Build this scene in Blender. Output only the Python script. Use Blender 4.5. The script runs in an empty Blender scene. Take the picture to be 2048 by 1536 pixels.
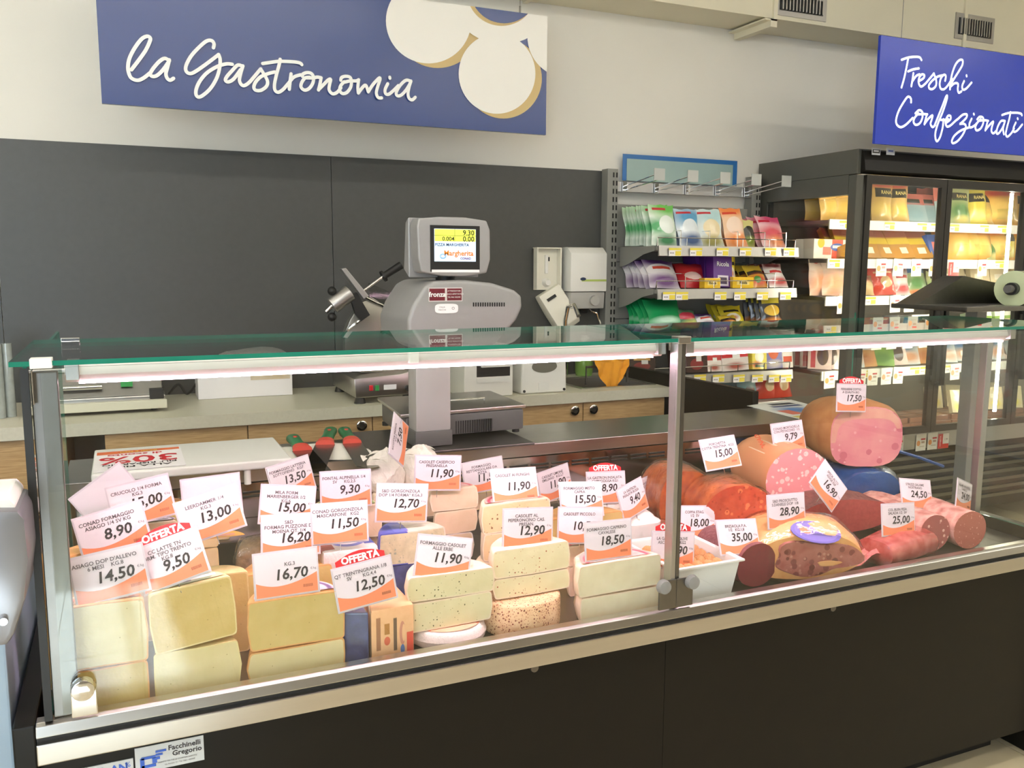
import bpy, bmesh, math, random
from mathutils import Vector, Matrix, Euler
random.seed(7)
SC = bpy.context.scene
COL = SC.collection
PI = math.pi
R_ = math.radians

# ------------------------------------------------------------------ camera
F_PX, YAW, PITCH, ROLL, EYE = 1746.3, .417854, .135683, .0045856, 1.45
cy_, sy_, cp_, sp_ = math.cos(YAW), math.sin(YAW), math.cos(PITCH), math.sin(PITCH)
FWD = Vector((sy_*cp_, cy_*cp_, -sp_)); r0 = Vector((cy_, -sy_, 0)); u0 = r0.cross(FWD)
RGT = r0*math.cos(ROLL) + u0*math.sin(ROLL); UPV = u0*math.cos(ROLL) - r0*math.sin(ROLL)
cam = bpy.data.objects.new('camera', bpy.data.cameras.new('camera'))
COL.objects.link(cam)
cam.matrix_world = Matrix(((RGT.x, UPV.x, -FWD.x, 0), (RGT.y, UPV.y, -FWD.y, 0), (RGT.z, UPV.z, -FWD.z, EYE), (0, 0, 0, 1)))
cam.data.sensor_width = 36; cam.data.lens = F_PX/2048*36
cam.data.clip_start = .05
SC.camera = cam

def ray(x, y): return FWD + RGT*((x-1024)/F_PX) - UPV*((y-768)/F_PX)
def PY(x, y, Y):
    d = ray(x, y); return d*(Y/d.y) + Vector((0, 0, EYE))
def PZ(x, y, z):
    d = ray(x, y); return d*((z-EYE)/d.z) + Vector((0, 0, EYE))
def PX(x, y, X):
    d = ray(x, y); return d*(X/d.x) + Vector((0, 0, EYE))

# ------------------------------------------------------------------ world, exposure
w = bpy.data.worlds.new('world'); SC.world = w; w.use_nodes = True
w.node_tree.nodes['Background'].inputs[0].default_value = (.75, .85, 1, 1)
w.node_tree.nodes['Background'].inputs[1].default_value = .35
SC.view_settings.view_transform = 'Standard'; SC.view_settings.look = 'None'
SC.view_settings.gamma = 1; SC.view_settings.use_curve_mapping = False
SC.view_settings.exposure = 0.16
CEIL_E = 17.0        # ceiling lamps
CASE_E = 54.0       # pink strips in the case
FRIDGE_E = 42.0     # strips in the fridge
WIN_E = 9.0         # daylight through the shop window behind the camera
sun = bpy.data.objects.new('sun', bpy.data.lights.new('sun', 'SUN')); COL.objects.link(sun)
sun.data.energy = 42.0; sun.data.color = (.72, .86, 1.0); sun.data.angle = R_(1.2)
sun.rotation_euler = Vector((.06, 1, -.697)).to_track_quat('-Z', 'Y').to_euler(); sun.location = (0, -8, 6)
try:
    SC.cycles.transparent_max_bounces = 32
    SC.cycles.max_bounces = 10
    SC.cycles.sample_clamp_indirect = 6
except Exception: pass

# ------------------------------------------------------------------ materials
def C(h, a=1):
    h = h.lstrip('#'); o = []
    for i in (0, 2, 4):
        c = int(h[i:i+2], 16)/255
        o.append(c/12.92 if c <= .04045 else ((c+.055)/1.055)**2.4)
    return (*o, a)
MATS = {}
NK = 1.0
def mat(name, col='808080', rough=.5, metal=0., noise=None, bump=None, emit=0, spec=.5, coat=0, trans=0, ecol=None, stretch=(1, 1, 1), sss=0):
    if name in MATS: return MATS[name]
    m = bpy.data.materials.new(name); m.use_nodes = True; MATS[name] = m
    nt = m.node_tree; b = nt.nodes['Principled BSDF']
    col = C(col) if isinstance(col, str) else col
    b.inputs['Base Color'].default_value = col
    b.inputs['Roughness'].default_value = rough; b.inputs['Metallic'].default_value = metal
    b.inputs['Specular IOR Level'].default_value = spec; b.inputs['Coat Weight'].default_value = coat
    b.inputs['Transmission Weight'].default_value = trans
    if sss:
        b.inputs['Subsurface Weight'].default_value = sss; b.inputs['Subsurface Radius'].default_value = (.01, .005, .003)
    if emit:
        b.inputs['Emission Color'].default_value = C(ecol) if ecol else col; b.inputs['Emission Strength'].default_value = emit
    if noise or bump:
        tc = nt.nodes.new('ShaderNodeTexCoord'); mp = nt.nodes.new('ShaderNodeMapping'); mp.inputs['Scale'].default_value = stretch
        nt.links.new(tc.outputs['Object'], mp.inputs[0])
    if noise:
        sc, amt = noise[0], noise[1]; c2 = C(noise[2]) if len(noise) > 2 else tuple(x*.6 for x in col[:3])+(1,)
        n = nt.nodes.new('ShaderNodeTexNoise'); n.inputs['Scale'].default_value = sc*NK; n.inputs['Detail'].default_value = 4
        nt.links.new(mp.outputs[0], n.inputs['Vector'])
        r = nt.nodes.new('ShaderNodeMapRange'); r.inputs[1].default_value = .35; r.inputs[2].default_value = .7; r.inputs[4].default_value = amt
        nt.links.new(n.outputs['Fac'], r.inputs[0])
        x = nt.nodes.new('ShaderNodeMix'); x.data_type = 'RGBA'; x.inputs[6].default_value = col; x.inputs[7].default_value = c2
        nt.links.new(r.outputs[0], x.inputs[0]); nt.links.new(x.outputs[2], b.inputs['Base Color'])
    if bump:
        n = nt.nodes.new('ShaderNodeTexNoise'); n.inputs['Scale'].default_value = bump[0]*max(1, NK*.6); n.inputs['Detail'].default_value = 3
        nt.links.new(mp.outputs[0], n.inputs['Vector'])
        bp = nt.nodes.new('ShaderNodeBump'); bp.inputs['Strength'].default_value = bump[1]; bp.inputs['Distance'].default_value = .004
        nt.links.new(n.outputs['Fac'], bp.inputs['Height']); nt.links.new(bp.outputs[0], b.inputs['Normal'])
    return m
def specks(name, base, spots, rough=.55, noise=(30, .25), bump=None, sss=0):
    """base colour with voronoi spots: spots = [(scale, radius, colour, amount)]"""
    m = mat(name, base, rough, noise=noise, bump=bump, sss=sss)
    nt = m.node_tree; b = nt.nodes['Principled BSDF']
    tc = nt.nodes.new('ShaderNodeTexCoord')
    for i, (sc, rad, c, dens) in enumerate(spots):
        v = nt.nodes.new('ShaderNodeTexVoronoi'); v.inputs['Scale'].default_value = sc; v.inputs['Randomness'].default_value = 1
        nt.links.new(tc.outputs['Object'], v.inputs['Vector'])
        lt = nt.nodes.new('ShaderNodeMath'); lt.operation = 'LESS_THAN'; lt.inputs[1].default_value = rad
        nt.links.new(v.outputs['Distance'], lt.inputs[0])
        sp = nt.nodes.new('ShaderNodeSeparateColor'); nt.links.new(v.outputs['Color'], sp.inputs[0])
        g = nt.nodes.new('ShaderNodeMath'); g.operation = 'LESS_THAN'; g.inputs[1].default_value = dens
        nt.links.new(sp.outputs[0], g.inputs[0])
        mu = nt.nodes.new('ShaderNodeMath'); mu.operation = 'MULTIPLY'
        nt.links.new(lt.outputs[0], mu.inputs[0]); nt.links.new(g.outputs[0], mu.inputs[1])
        x = nt.nodes.new('ShaderNodeMix'); x.data_type = 'RGBA'; x.inputs[7].default_value = C(c)
        prev = b.inputs['Base Color'].links[0].from_socket
        nt.links.new(mu.outputs[0], x.inputs[0]); nt.links.new(prev, x.inputs[6]); nt.links.new(x.outputs[2], b.inputs['Base Color'])
    return m
def printed(name, base, shapes, rough=.35, axes='XZ', noise=None, coat=0, bump=None):
    """flat print in the object's own box: shapes = [(kind, cu, cv, ru, rv, colour)], kind ell / rect / blur"""
    m = mat(name, base, rough, noise=noise or (25, .12), coat=coat, bump=bump)
    nt = m.node_tree; b = nt.nodes['Principled BSDF']; tc = nt.nodes.new('ShaderNodeTexCoord')
    iv = 2 if axes == 'XZ' else 1
    iu = 1 if axes == 'YZ' else 0
    if axes == 'YZ': iv = 2
    for k, cu, cv, ru, rv, c in shapes:
        cen = [0, 0, 0]; cen[iu] = cu; cen[iv] = cv; sc = [0, 0, 0]; sc[iu] = 1/ru; sc[iv] = 1/rv
        s = nt.nodes.new('ShaderNodeVectorMath'); s.operation = 'SUBTRACT'; s.inputs[1].default_value = cen
        nt.links.new(tc.outputs['Generated'], s.inputs[0])
        q = nt.nodes.new('ShaderNodeVectorMath'); q.operation = 'MULTIPLY'; q.inputs[1].default_value = sc
        nt.links.new(s.outputs[0], q.inputs[0])
        if k == 'rect':
            a = nt.nodes.new('ShaderNodeVectorMath'); a.operation = 'ABSOLUTE'; nt.links.new(q.outputs[0], a.inputs[0])
            se = nt.nodes.new('ShaderNodeSeparateXYZ'); nt.links.new(a.outputs[0], se.inputs[0])
            d = nt.nodes.new('ShaderNodeMath'); d.operation = 'MAXIMUM'
            nt.links.new(se.outputs[iu], d.inputs[0]); nt.links.new(se.outputs[iv], d.inputs[1]); do = d.outputs[0]
        else:
            d = nt.nodes.new('ShaderNodeVectorMath'); d.operation = 'LENGTH'; nt.links.new(q.outputs[0], d.inputs[0]); do = d.outputs['Value']
        r = nt.nodes.new('ShaderNodeMapRange'); soft = .5 if k == 'blur' else .03
        r.inputs[1].default_value = 1-soft; r.inputs[2].default_value = 1+soft; r.inputs[3].default_value = 1; r.inputs[4].default_value = 0
        nt.links.new(do, r.inputs[0])
        x = nt.nodes.new('ShaderNodeMix'); x.data_type = 'RGBA'; x.inputs[7].default_value = C(c)
        prev = b.inputs['Base Color'].links[0].from_socket
        nt.links.new(r.outputs[0], x.inputs[0]); nt.links.new(prev, x.inputs[6]); nt.links.new(x.outputs[2], b.inputs['Base Color'])
    return m
def glass(name, tint=(.97, .985, .975), ior=1.5, rough=0., boost=1.0, bump=0):
    m = bpy.data.materials.new(name); m.use_nodes = True; MATS[name] = m
    nt = m.node_tree; nt.nodes.clear(); N = nt.nodes.new
    out = N('ShaderNodeOutputMaterial'); mx = N('ShaderNodeMixShader'); t = N('ShaderNodeBsdfTransparent'); g = N('ShaderNodeBsdfGlossy')
    t.inputs[0].default_value = (*tint, 1); g.inputs['Roughness'].default_value = rough
    geo = N('ShaderNodeNewGeometry'); mi = N('ShaderNodeMix'); mi.inputs[2].default_value = ior; mi.inputs[3].default_value = 1/ior
    nt.links.new(geo.outputs['Backfacing'], mi.inputs[0])
    fr = N('ShaderNodeFresnel'); nt.links.new(mi.outputs[0], fr.inputs['IOR'])
    mu = N('ShaderNodeMath'); mu.operation = 'MULTIPLY'; mu.use_clamp = True; mu.inputs[1].default_value = boost
    nt.links.new(fr.outputs[0], mu.inputs[0]); nt.links.new(mu.outputs[0], mx.inputs[0])
    nt.links.new(t.outputs[0], mx.inputs[1]); nt.links.new(g.outputs[0], mx.inputs[2]); nt.links.new(mx.outputs[0], out.inputs[0])
    if bump:
        tc = N('ShaderNodeTexCoord'); n = N('ShaderNodeTexNoise'); n.inputs['Scale'].default_value = bump; n.inputs['Detail'].default_value = 3
        nt.links.new(tc.outputs['Object'], n.inputs['Vector']); bp = N('ShaderNodeBump'); bp.inputs['Strength'].default_value = .8; bp.inputs['Distance'].default_value = .01
        nt.links.new(n.outputs['Fac'], bp.inputs['Height']); nt.links.new(bp.outputs[0], g.inputs['Normal'])
        nt.links.new(bp.outputs[0], fr.inputs['Normal'])
    return m

WHITE = mat('white_paint', 'e9e6dc', .8, noise=(3, .06))
CEILM = mat('ceiling_paint', 'ece9df', .85, noise=(3, .05))
DUCT = mat('duct_cream', 'e6e0c8', .6, noise=(4, .06))
PANEL = mat('charcoal_laminate', '4a4b49', .42, noise=(40, .15), bump=(300, .05))
BLACKP = mat('black_laminate', '15130f', .4, noise=(20, .2), spec=.25)
FLOORM = mat('floor_tile', 'cdbf9f', .3, noise=(6, .25))
GROUT = mat('floor_grout', '9b917c', .8, noise=(20, .2))
STEEL = mat('brushed_steel', 'c9c6c0', .28, 1., noise=(60, .15), stretch=(.05, 1, 1))
STEELD = mat('dark_steel', '7d7b77', .35, 1., noise=(40, .2))
CHROME = mat('chrome', 'e6e6e6', .08, 1., noise=(10, .05))
ALU = mat('satin_aluminium', 'b9b8b6', .4, 1., noise=(30, .1))
WPL = mat('white_plastic', 'ecebe4', .4, noise=(10, .05))
CREAMPL = mat('ivory_plastic', 'e9e6d6', .4, noise=(10, .05))
GREYPL = mat('grey_plastic', '8b8a88', .45, noise=(80, .12), bump=(400, .1))
DGREYPL = mat('dark_grey_plastic', '5d5c5b', .5, noise=(60, .15))
BLACK = mat('black_rubber', '171716', .5, noise=(30, .2))
GONDOLA = mat('grey_shelf_enamel', '8e8e88', .45, noise=(10, .1))
GONDD = mat('dark_shelf_enamel', '5d5e5a', .5, noise=(10, .1))
COUNTER = mat('worktop_stone', 'cfccb8', .4, noise=(120, .25, 'b5b19c'))
WOOD = mat('oak_laminate', 'c9a878', .5, noise=(14, .8, 'a98857'), stretch=(1, 1, 14))
GLASS = glass('clear_glass')
GEDGE = mat('glass_green_edge', '1f7a66', .08, noise=(10, .2, '3d9a84'))
FILM = glass('plastic_film', (.98, .98, .98), 1.45, .12, 1.3, bump=28)
PAPERW = mat('white_card', 'f2eff0', .5, noise=(8, .04))
SLEEVE = mat('tag_sleeve', 'd2ccd0', .15, noise=(12, .06), coat=.3)
ORANGE = mat('tag_orange', 'e88a60', .4, noise=(12, .15))
INK = mat('black_ink', '2d2a2c', .5, noise=(50, .1))
GREYINK = mat('grey_ink', '5f595d', .5, noise=(50, .1))
RED = mat('offer_red', 'd8202f', .35, noise=(12, .12))
YELL = mat('label_yellow', 'ecd94f', .45, noise=(12, .12))
LEDP = mat('case_led', (1, .64, .80, 1), .5, emit=CASE_E)
LEDW = mat('fridge_led', (1, .90, .72, 1), .5, emit=FRIDGE_E)
LAMP = mat('ceiling_led', (1, .96, .89, 1), .5, emit=CEIL_E)
SKYWIN = mat('daylight_window', (.72, .86, 1, 1), .5, emit=WIN_E)

# ------------------------------------------------------------------ mesh builder
class B:
    def __init__(s): s.v = []; s.f = []; s.m = []
    def face(s, idx, m=0): s.f.append(tuple(idx)); s.m.append(m)
    def poly(s, pts, m=0):
        n = len(s.v); s.v += [tuple(p) for p in pts]; s.face(range(n, n+len(pts)), m); return s
    def box(s, a, b, m=0, side=None):
        x0, y0, z0 = a; x1, y1, z1 = b; n = len(s.v)
        s.v += [(x0,y0,z0),(x1,y0,z0),(x1,y1,z0),(x0,y1,z0),(x0,y0,z1),(x1,y0,z1),(x1,y1,z1),(x0,y1,z1)]
        for k, q in enumerate(((0,3,2,1),(4,5,6,7),(0,1,5,4),(2,3,7,6),(1,2,6,5),(3,0,4,7))):
            s.face([n+i for i in q], side[k] if side else m)
        return s
    def cyl(s, p0, p1, r0, r1=None, n=14, m=0, cm=None, cap=True):
        p0 = Vector(p0); p1 = Vector(p1); r1 = r0 if r1 is None else r1
        d = (p1-p0).normalized(); a = d.orthogonal().normalized(); b = d.cross(a); k = len(s.v)
        for p, r in ((p0, r0), (p1, r1)):
            for i in range(n):
                t = 2*PI*i/n; s.v.append(tuple(p+(a*math.cos(t)+b*math.sin(t))*r))
        for i in range(n): s.face((k+i, k+(i+1) % n, k+n+(i+1) % n, k+n+i), m)
        if cap:
            cm = m if cm is None else cm
            s.face([k+i for i in range(n-1, -1, -1)], cm); s.face([k+n+i for i in range(n)], cm)
        return s
    def tube(s, pts, r, n=6, m=0):
        pts = [Vector(p) for p in pts]; k0 = len(s.v); pa = None
        for i, p in enumerate(pts):
            d = (pts[min(i+1, len(pts)-1)]-pts[max(i-1, 0)]).normalized()
            a = d.orthogonal().normalized() if pa is None else (pa-d*pa.dot(d)).normalized(); pa = a; b = d.cross(a)
            for j in range(n):
                t = 2*PI*j/n; s.v.append(tuple(p+(a*math.cos(t)+b*math.sin(t))*r))
        for i in range(len(pts)-1):
            for j in range(n):
                q = k0+i*n; s.face((q+j, q+(j+1) % n, q+n+(j+1) % n, q+n+j), m)
        s.face([k0+j for j in range(n-1, -1, -1)], m); s.face([k0+(len(pts)-1)*n+j for j in range(n)], m)
        return s
    def prism(s, poly, ax, d0, d1, m=0, m0=None, m1=None):
        f = {'x': lambda p, d: (d, p[0], p[1]), 'y': lambda p, d: (p[0], d, p[1]), 'z': lambda p, d: (p[0], p[1], d)}[ax]
        k = len(s.v); n = len(poly); s.v += [f(p, d0) for p in poly]+[f(p, d1) for p in poly]
        s.face(range(k+n-1, k-1, -1), m if m0 is None else m0); s.face(range(k+n, k+2*n), m if m1 is None else m1)
        for i in range(n): s.face((k+i, k+(i+1) % n, k+n+(i+1) % n, k+n+i), m)
        return s
    def lathe(s, prof, n=20, a0=0., a1=2*PI, m=0, cap=1, rim=None):
        full = abs(a1-a0-2*PI) < 1e-6; k = len(s.v); c = n if full else n+1; L = len(prof)
        for i in range(c):
            t = a0+(a1-a0)*i/n
            for r, z in prof: s.v.append((r*math.cos(t), r*math.sin(t), z))
        for i in range(n):
            j = (i+1) % c
            for q in range(L-1): s.face((k+i*L+q, k+j*L+q, k+j*L+q+1, k+i*L+q+1), m)
        if not full and rim:
            e, R, h = rim
            for t, base, fl_ in ((a0, k, 0), (a1, k+n*L, 1)):
                j = len(s.v)
                for r, z in prof: r2 = r*(1-e/R); s.v.append((r2*math.cos(t), r2*math.sin(t), h/2+(z-h/2)*(1-2*e/h)))
                for q in range(L-1):
                    f = (base+q, base+q+1, j+q+1, j+q); s.face(f[::-1] if fl_ else f, m)
                s.face([j+q for q in (range(L-1, -1, -1) if fl_ else range(L))], cap)
        elif not full:
            s.face([k+q for q in range(L)], cap); s.face([k+n*L+q for q in range(L-1, -1, -1)], cap)
        return s
    def loft(s, secs, n=20, m=0, c0=1, c1=0, jit=0., seed=1):
        """sections along local +y: (y, rx, rz, cx, cz, power)"""
        k = len(s.v); rd = random.Random(seed); ph = [rd.uniform(0, 6) for _ in range(6)]
        for (y, rx, rz, cx, cz, p) in secs:
            for i in range(n):
                t = 2*PI*i/n; c, q = math.cos(t), math.sin(t)
                e = 2/p; x = math.copysign(abs(c)**e, c); z = math.copysign(abs(q)**e, q)
                j = 1+jit*(math.sin(3*t+ph[0]+y*40)+math.sin(5*t+ph[1]-y*60)*.6+math.sin(2*t+ph[2]+y*90)*.5)
                s.v.append((cx+rx*x*j, y, cz+rz*z*j))
        for a in range(len(secs)-1):
            for i in range(n):
                q = k+a*n; s.face((q+i, q+n+i, q+n+(i+1) % n, q+(i+1) % n), m)
        s.face([k+i for i in range(n)], c0); q = k+(len(secs)-1)*n; s.face([q+i for i in range(n-1, -1, -1)], c1)
        return s
    def xf(s, M): s.v = [tuple(M @ Vector(p)) for p in s.v]; return s
    def off(s, o): s.v = [(p[0]-o[0], p[1]-o[1], p[2]-o[2]) for p in s.v]; return s
    def mesh(s, name, mats, smooth=False, bevel=0, seg=2, weld=False, fix=False):
        me = bpy.data.meshes.new(name); me.from_pydata(s.v, [], s.f)
        for q in (mats if isinstance(mats, (list, tuple)) else [mats]): me.materials.append(q)
        if any(s.m): me.polygons.foreach_set('material_index', s.m)
        if bevel or weld or fix:
            bm = bmesh.new(); bm.from_mesh(me)
            if weld: bmesh.ops.remove_doubles(bm, verts=bm.verts, dist=1e-5)
            if fix or weld: bmesh.ops.recalc_face_normals(bm, faces=bm.faces)
            if bevel: bmesh.ops.bevel(bm, geom=list(bm.edges), offset=bevel, segments=seg, affect='EDGES', profile=.6, clamp_overlap=True)
            bm.to_mesh(me); bm.free()
        if smooth:
            me.polygons.foreach_set('use_smooth', [True]*len(me.polygons)); me.set_sharp_from_angle(angle=R_(38))
        me.update(); return me

def link(name, data, parent=None, loc=None, rot=None):
    o = bpy.data.objects.new(name, data); COL.objects.link(o)
    if parent: o.parent = parent
    if loc: o.location = loc
    if rot: o.rotation_euler = rot
    return o
def tag(o, label, cat, group=None):
    o['label'] = label; o['category'] = cat
    if group: o['group'] = group
    return o
def thing(name, label, cat, loc=(0, 0, 0), rot=(0, 0, 0), group=None):
    return tag(link(name, None, None, loc, rot), label, cat, group)
def part(name, b, mats, parent, smooth=False, bevel=0, loc=None, rot=None, world=False, label=None, **kw):
    if world: b.off(parent.location)
    o = link(name, b.mesh(name, mats, smooth, bevel, **kw), parent, loc, rot)
    if label: o['label'] = label
    return o
def solo(name, b, mats, label, cat, loc=(0, 0, 0), rot=(0, 0, 0), group=None, smooth=False, bevel=0, **kw):
    return tag(link(name, b.mesh(name, mats, smooth, bevel, **kw), None, loc, rot), label, cat, group)
def struct(name, b, mats, parent=None, **kw):
    o = link(name, b.mesh(name, mats, **kw), parent)
    if not parent: o['kind'] = 'structure'
    return o
def dup(o, loc=None, rot=None, label=None, group=None, parent=None):
    c = o.copy(); COL.objects.link(c); c.parent = parent
    if loc is not None: c.location = loc
    if rot is not None: c.rotation_euler = rot
    if label: c['label'] = label
    if group: c['group'] = group
    for ch in list(o.children): dup(ch, parent=c)
    return c
TXT = {}
def text_mesh(s, size, align='CENTER', shear=0., bold=0., sx=1.):
    k = (s, size, align, shear, bold, sx)
    if k in TXT: return TXT[k]
    cu = bpy.data.curves.new('text', 'FONT'); cu.body = s; cu.size = size; cu.align_x = align; cu.shear = shear
    cu.resolution_u = 2; cu.offset = bold; cu.align_y = 'CENTER'
    o = bpy.data.objects.new('text', cu)
    me = bpy.data.meshes.new_from_object(o)
    bpy.data.objects.remove(o); bpy.data.curves.remove(cu)
    me.transform(Matrix.Rotation(PI/2, 4, 'X') @ Matrix.Diagonal((sx, 1, 1, 1)))
    TXT[k] = me; return me
def text(name, s, size, parent, loc, m, rot=None, **kw):
    me = text_mesh(s, size, **kw)
    if len(me.materials) == 0: me.materials.append(m)
    elif me.materials[0] != m: me = me.copy(); me.materials[0] = m
    return link(name, me, parent, loc, rot)

def smooth_path(p, sub=6):
    if len(p) < 3: return [Vector(q) for q in p]
    p = [Vector(q) for q in p]; o = []
    for i in range(len(p)-1):
        a = p[max(i-1, 0)]; b = p[i]; c = p[i+1]; d = p[min(i+2, len(p)-1)]
        for k in range(sub):
            t = k/sub; o.append(.5*((2*b)+(c-a)*t+(2*a-5*b+4*c-d)*t*t+(3*b-a-3*c+d)*t**3))
    o.append(p[-1]); return o
def ribbon(b, pts, wd, y, m=0):
    """flat stroke in an XZ plane at depth y with rounded ends"""
    P = smooth_path([(q[0], 0, q[2]) for q in pts]); k = len(b.v); n = len(P)
    for i, p in enumerate(P):
        d = (P[min(i+1, n-1)]-P[max(i-1, 0)])
        if d.length < 1e-9: d = Vector((1, 0, 0))
        d.normalize(); s_ = Vector((-d.z, 0, d.x))*wd*.5
        yy = y-.0012*i/n; b.v += [(p.x+s_.x, yy, p.z+s_.z), (p.x-s_.x, yy, p.z-s_.z)]
    for i in range(n-1): b.face((k+2*i, k+2*i+1, k+2*i+3, k+2*i+2), m)
    for p, yc in ((P[0], y+.0002), (P[-1], y-.0014)):
        b.poly([(p.x+math.cos(t*PI/5)*wd*.5, yc, p.z+math.sin(t*PI/5)*wd*.5) for t in range(10)], m)

WALL_Y = 3.93
# ================================================================== ROOM
X0, X1, YB, ZC = -3.2, 6.2, -3.2, 3.25
struct('floor', B().box((X0, YB, -.1), (X1, WALL_Y+.1, -.006)), GROUT)
fl = bpy.data.objects['floor']
tm = B().box((-.148, -.148, -.006), (.148, .148, 0)).mesh('floor_tile', FLOORM)
nt_ = 0
for i in range(-4, 20):
    for j in range(2, 13):
        x, y = i*.3+.15, j*.3+.15
        if x < 1.4 and 1.5 < y < 3.4: continue
        if y > WALL_Y-.1 or nt_ > 290: continue
        link('tile', tm, fl, (x, y, 0)); nt_ += 1
rest = B()
for i in range(-10, 20):
    for j in range(-10, 2):
        x, y = i*.3+.15, j*.3+.15
        rest.box((x-.148, y-.148, -.006), (x+.148, y+.148, 0))
rp = link('tile_field', rest.mesh('tile_field', FLOORM), fl); rp['kind'] = 'stuff'
wb = struct('wall_back', B().box((X0, WALL_Y, 0), (X1, WALL_Y+.1, ZC)), WHITE)
struct('wall_left', B().box((X0-.1, YB, 0), (X0, WALL_Y, ZC)), WHITE)
struct('wall_right', B().box((X1, YB, 0), (X1+.1, WALL_Y, ZC)), WHITE)
wf = B()
wf.box((X0, YB-.1, 0), (-3.1, YB, ZC)); wf.box((-1.0, YB-.1, 0), (X1, YB, ZC)); wf.box((-3.1, YB-.1, 2.5), (-1.0, YB, ZC)); wf.box((-3.1, YB-.1, 0), (-1.0, YB, .25))
wf.v = []; wf.f = []; wf.m = []
for (xa, xb, za, zb_) in ((X0-.1, -3.1, 0, ZC), (-3.1, -1.0, 0, .25), (-3.1, -1.0, 2.5, ZC), (-1.0, -.80, 0, ZC), (-.80, -.02, 0, 1.50), (-.80, -.02, 2.3, ZC), (-.02, X1+.1, 0, ZC)): wf.box((xa, YB-.1, za), (xb, YB, zb_))
struct('wall_front', wf, mat('rear_wall', '8d857a', .8, noise=(3, .3)))
wn = struct('window_1', B().box((-3.1, YB-.06, .25), (-1.0, YB-.05, 2.5)), SKYWIN)
for x in (-3.07, -2.4, -1.7, -1.03): link('window_frame', B().box((x-.03, YB-.05, .25), (x+.03, YB+.01, 2.5)).mesh('window_frame', BLACK), wn)
for z in (.27, 1.05, 2.47): link('window_frame', B().box((-3.1, YB-.05, z-.03), (-1.0, YB+.01, z+.03)).mesh('window_frame', BLACK), wn)
w2 = struct('added_sun_window', B().box((-.80, YB-.055, 1.50), (-.02, YB-.05, 2.3)), GLASS)  # added unseen window, sized so the sun patch lands before the case
for x in (-.785, -.50, -.20, -.035): link('window_frame', B().box((x-.015, YB-.07, 1.50), (x+.015, YB-.03, 2.3)).mesh('window_frame', BLACK), w2)  # mullions added to split the sun patch into streaks
struct('ceiling', B().box((X0-.1, YB-.1, ZC), (X1+.1, WALL_Y+.1, ZC+.1)), CEILM)
# charcoal laminate sheets on the back wall
ptop = PY(600, 309, WALL_Y-.012).z
seam = PY(664, 420, WALL_Y-.012).x
for a, b_ in ((-1.9, seam-1.3), (seam-1.297, seam-.0015), (seam+.0015, 2.31)):
    link('wall_panel', B().box((a, WALL_Y-.012, .9), (b_, WALL_Y, ptop)).mesh('wall_panel', PANEL), wb)
# ceiling lamps: long bars parallel to the counter
def lamp_bar(x0, x1, y, z, lab):
    t = thing('ceiling_light', lab, 'light', ((x0+x1)/2, y, z), group='long ceiling light bars')
    h = (x1-x0)/2
    part('housing', B().box((-h, -.06, .0), (h, .06, .06)), WPL, t)
    part('diffuser', B().box((-h+.01, -.05, -.02), (h-.01, .05, -.001)), LAMP, t)
    for s in (-1, 1): part('suspension_wire', B().cyl((s*h*.8, 0, .06), (s*h*.8, 0, ZC-z), .002, n=5), STEELD, t)
zl = 2.95
yl = PZ(1900, 24, zl-.02).y
lamp_bar(2.2, 6.0, yl+.0, zl, 'bright white linear ceiling lamp above the blue hanging sign')
for i, (xa, xb, yy) in enumerate(((-3., 1.6, 1.3), (1.9, 6.0, 1.3), (-3., 1.6, -.4), (1.9, 6., -.4), (-3., 1.6, -2.), (1.9, 6., -2.), (-3., -.4, 2.75))):
    lamp_bar(xa, xb, yy, 3.05, 'long white linear ceiling lamp over the shop floor')
# air duct along the wall
dz = PY(1757, 100, WALL_Y-.002).z; dyf = PZ(1500, 30, dz).y
d = thing('air_duct', 'cream boxed air duct running along the top of the wall', 'duct', (1.5, WALL_Y, dz))
part('duct_box', B().box((X0+.02, dyf, dz), (X1-.02, WALL_Y-.002, dz+.42)), DUCT, d, world=True)
for x in (.4, 1.8, 3.06, 4.4):
    part('flange', B().box((x-.012, dyf-.012, dz-.012), (x+.012, WALL_Y-.002, dz+.43)), DUCT, d, world=True)
br = PZ(1490, 55, dz).x
part('bracket', B().box((br-.02, dyf-.03, dz-.05), (br+.02, WALL_Y-.002, dz-.012)).box((br-.055, dyf-.03, dz-.02), (br+.02, WALL_Y-.002, dz-.012)), DUCT, d, world=True)
for (pa, pb, za, zb_) in (((1553, -15), (1655, 36), 0, 0), ((1912, 30), (1990, 82), 0, 0)):
    a = PY(pa[0], (pa[1]+pb[1])/2, dyf-.01); c = PY(pb[0], (pa[1]+pb[1])/2, dyf-.01)
    zt = PY((pa[0]+pb[0])/2, pa[1], dyf-.01).z; zb2 = PY((pa[0]+pb[0])/2, pb[1], dyf-.01).z
    g = part('vent_frame', B().prism([(a.x, zb2), (c.x, zb2), (c.x, zt), (a.x, zt)], 'y', dyf-.006, dyf-.001), ALU, d, world=True)
    part('vent_recess', B().box((a.x+.025, dyf-.009, zb2+.025), (c.x-.025, dyf-.0065, zt-.025)), BLACK, d, world=True)
    n = 13; wv = (c.x-a.x-.05)/n
    for i in range(n):
        xx = a.x+.025+wv*(i+.5); part('vent_fin', B().box((xx-wv*.18, dyf-.02, zb2+.027), (xx+wv*.18, dyf-.0095, zt-.027)), ALU, d, world=True)

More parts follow.
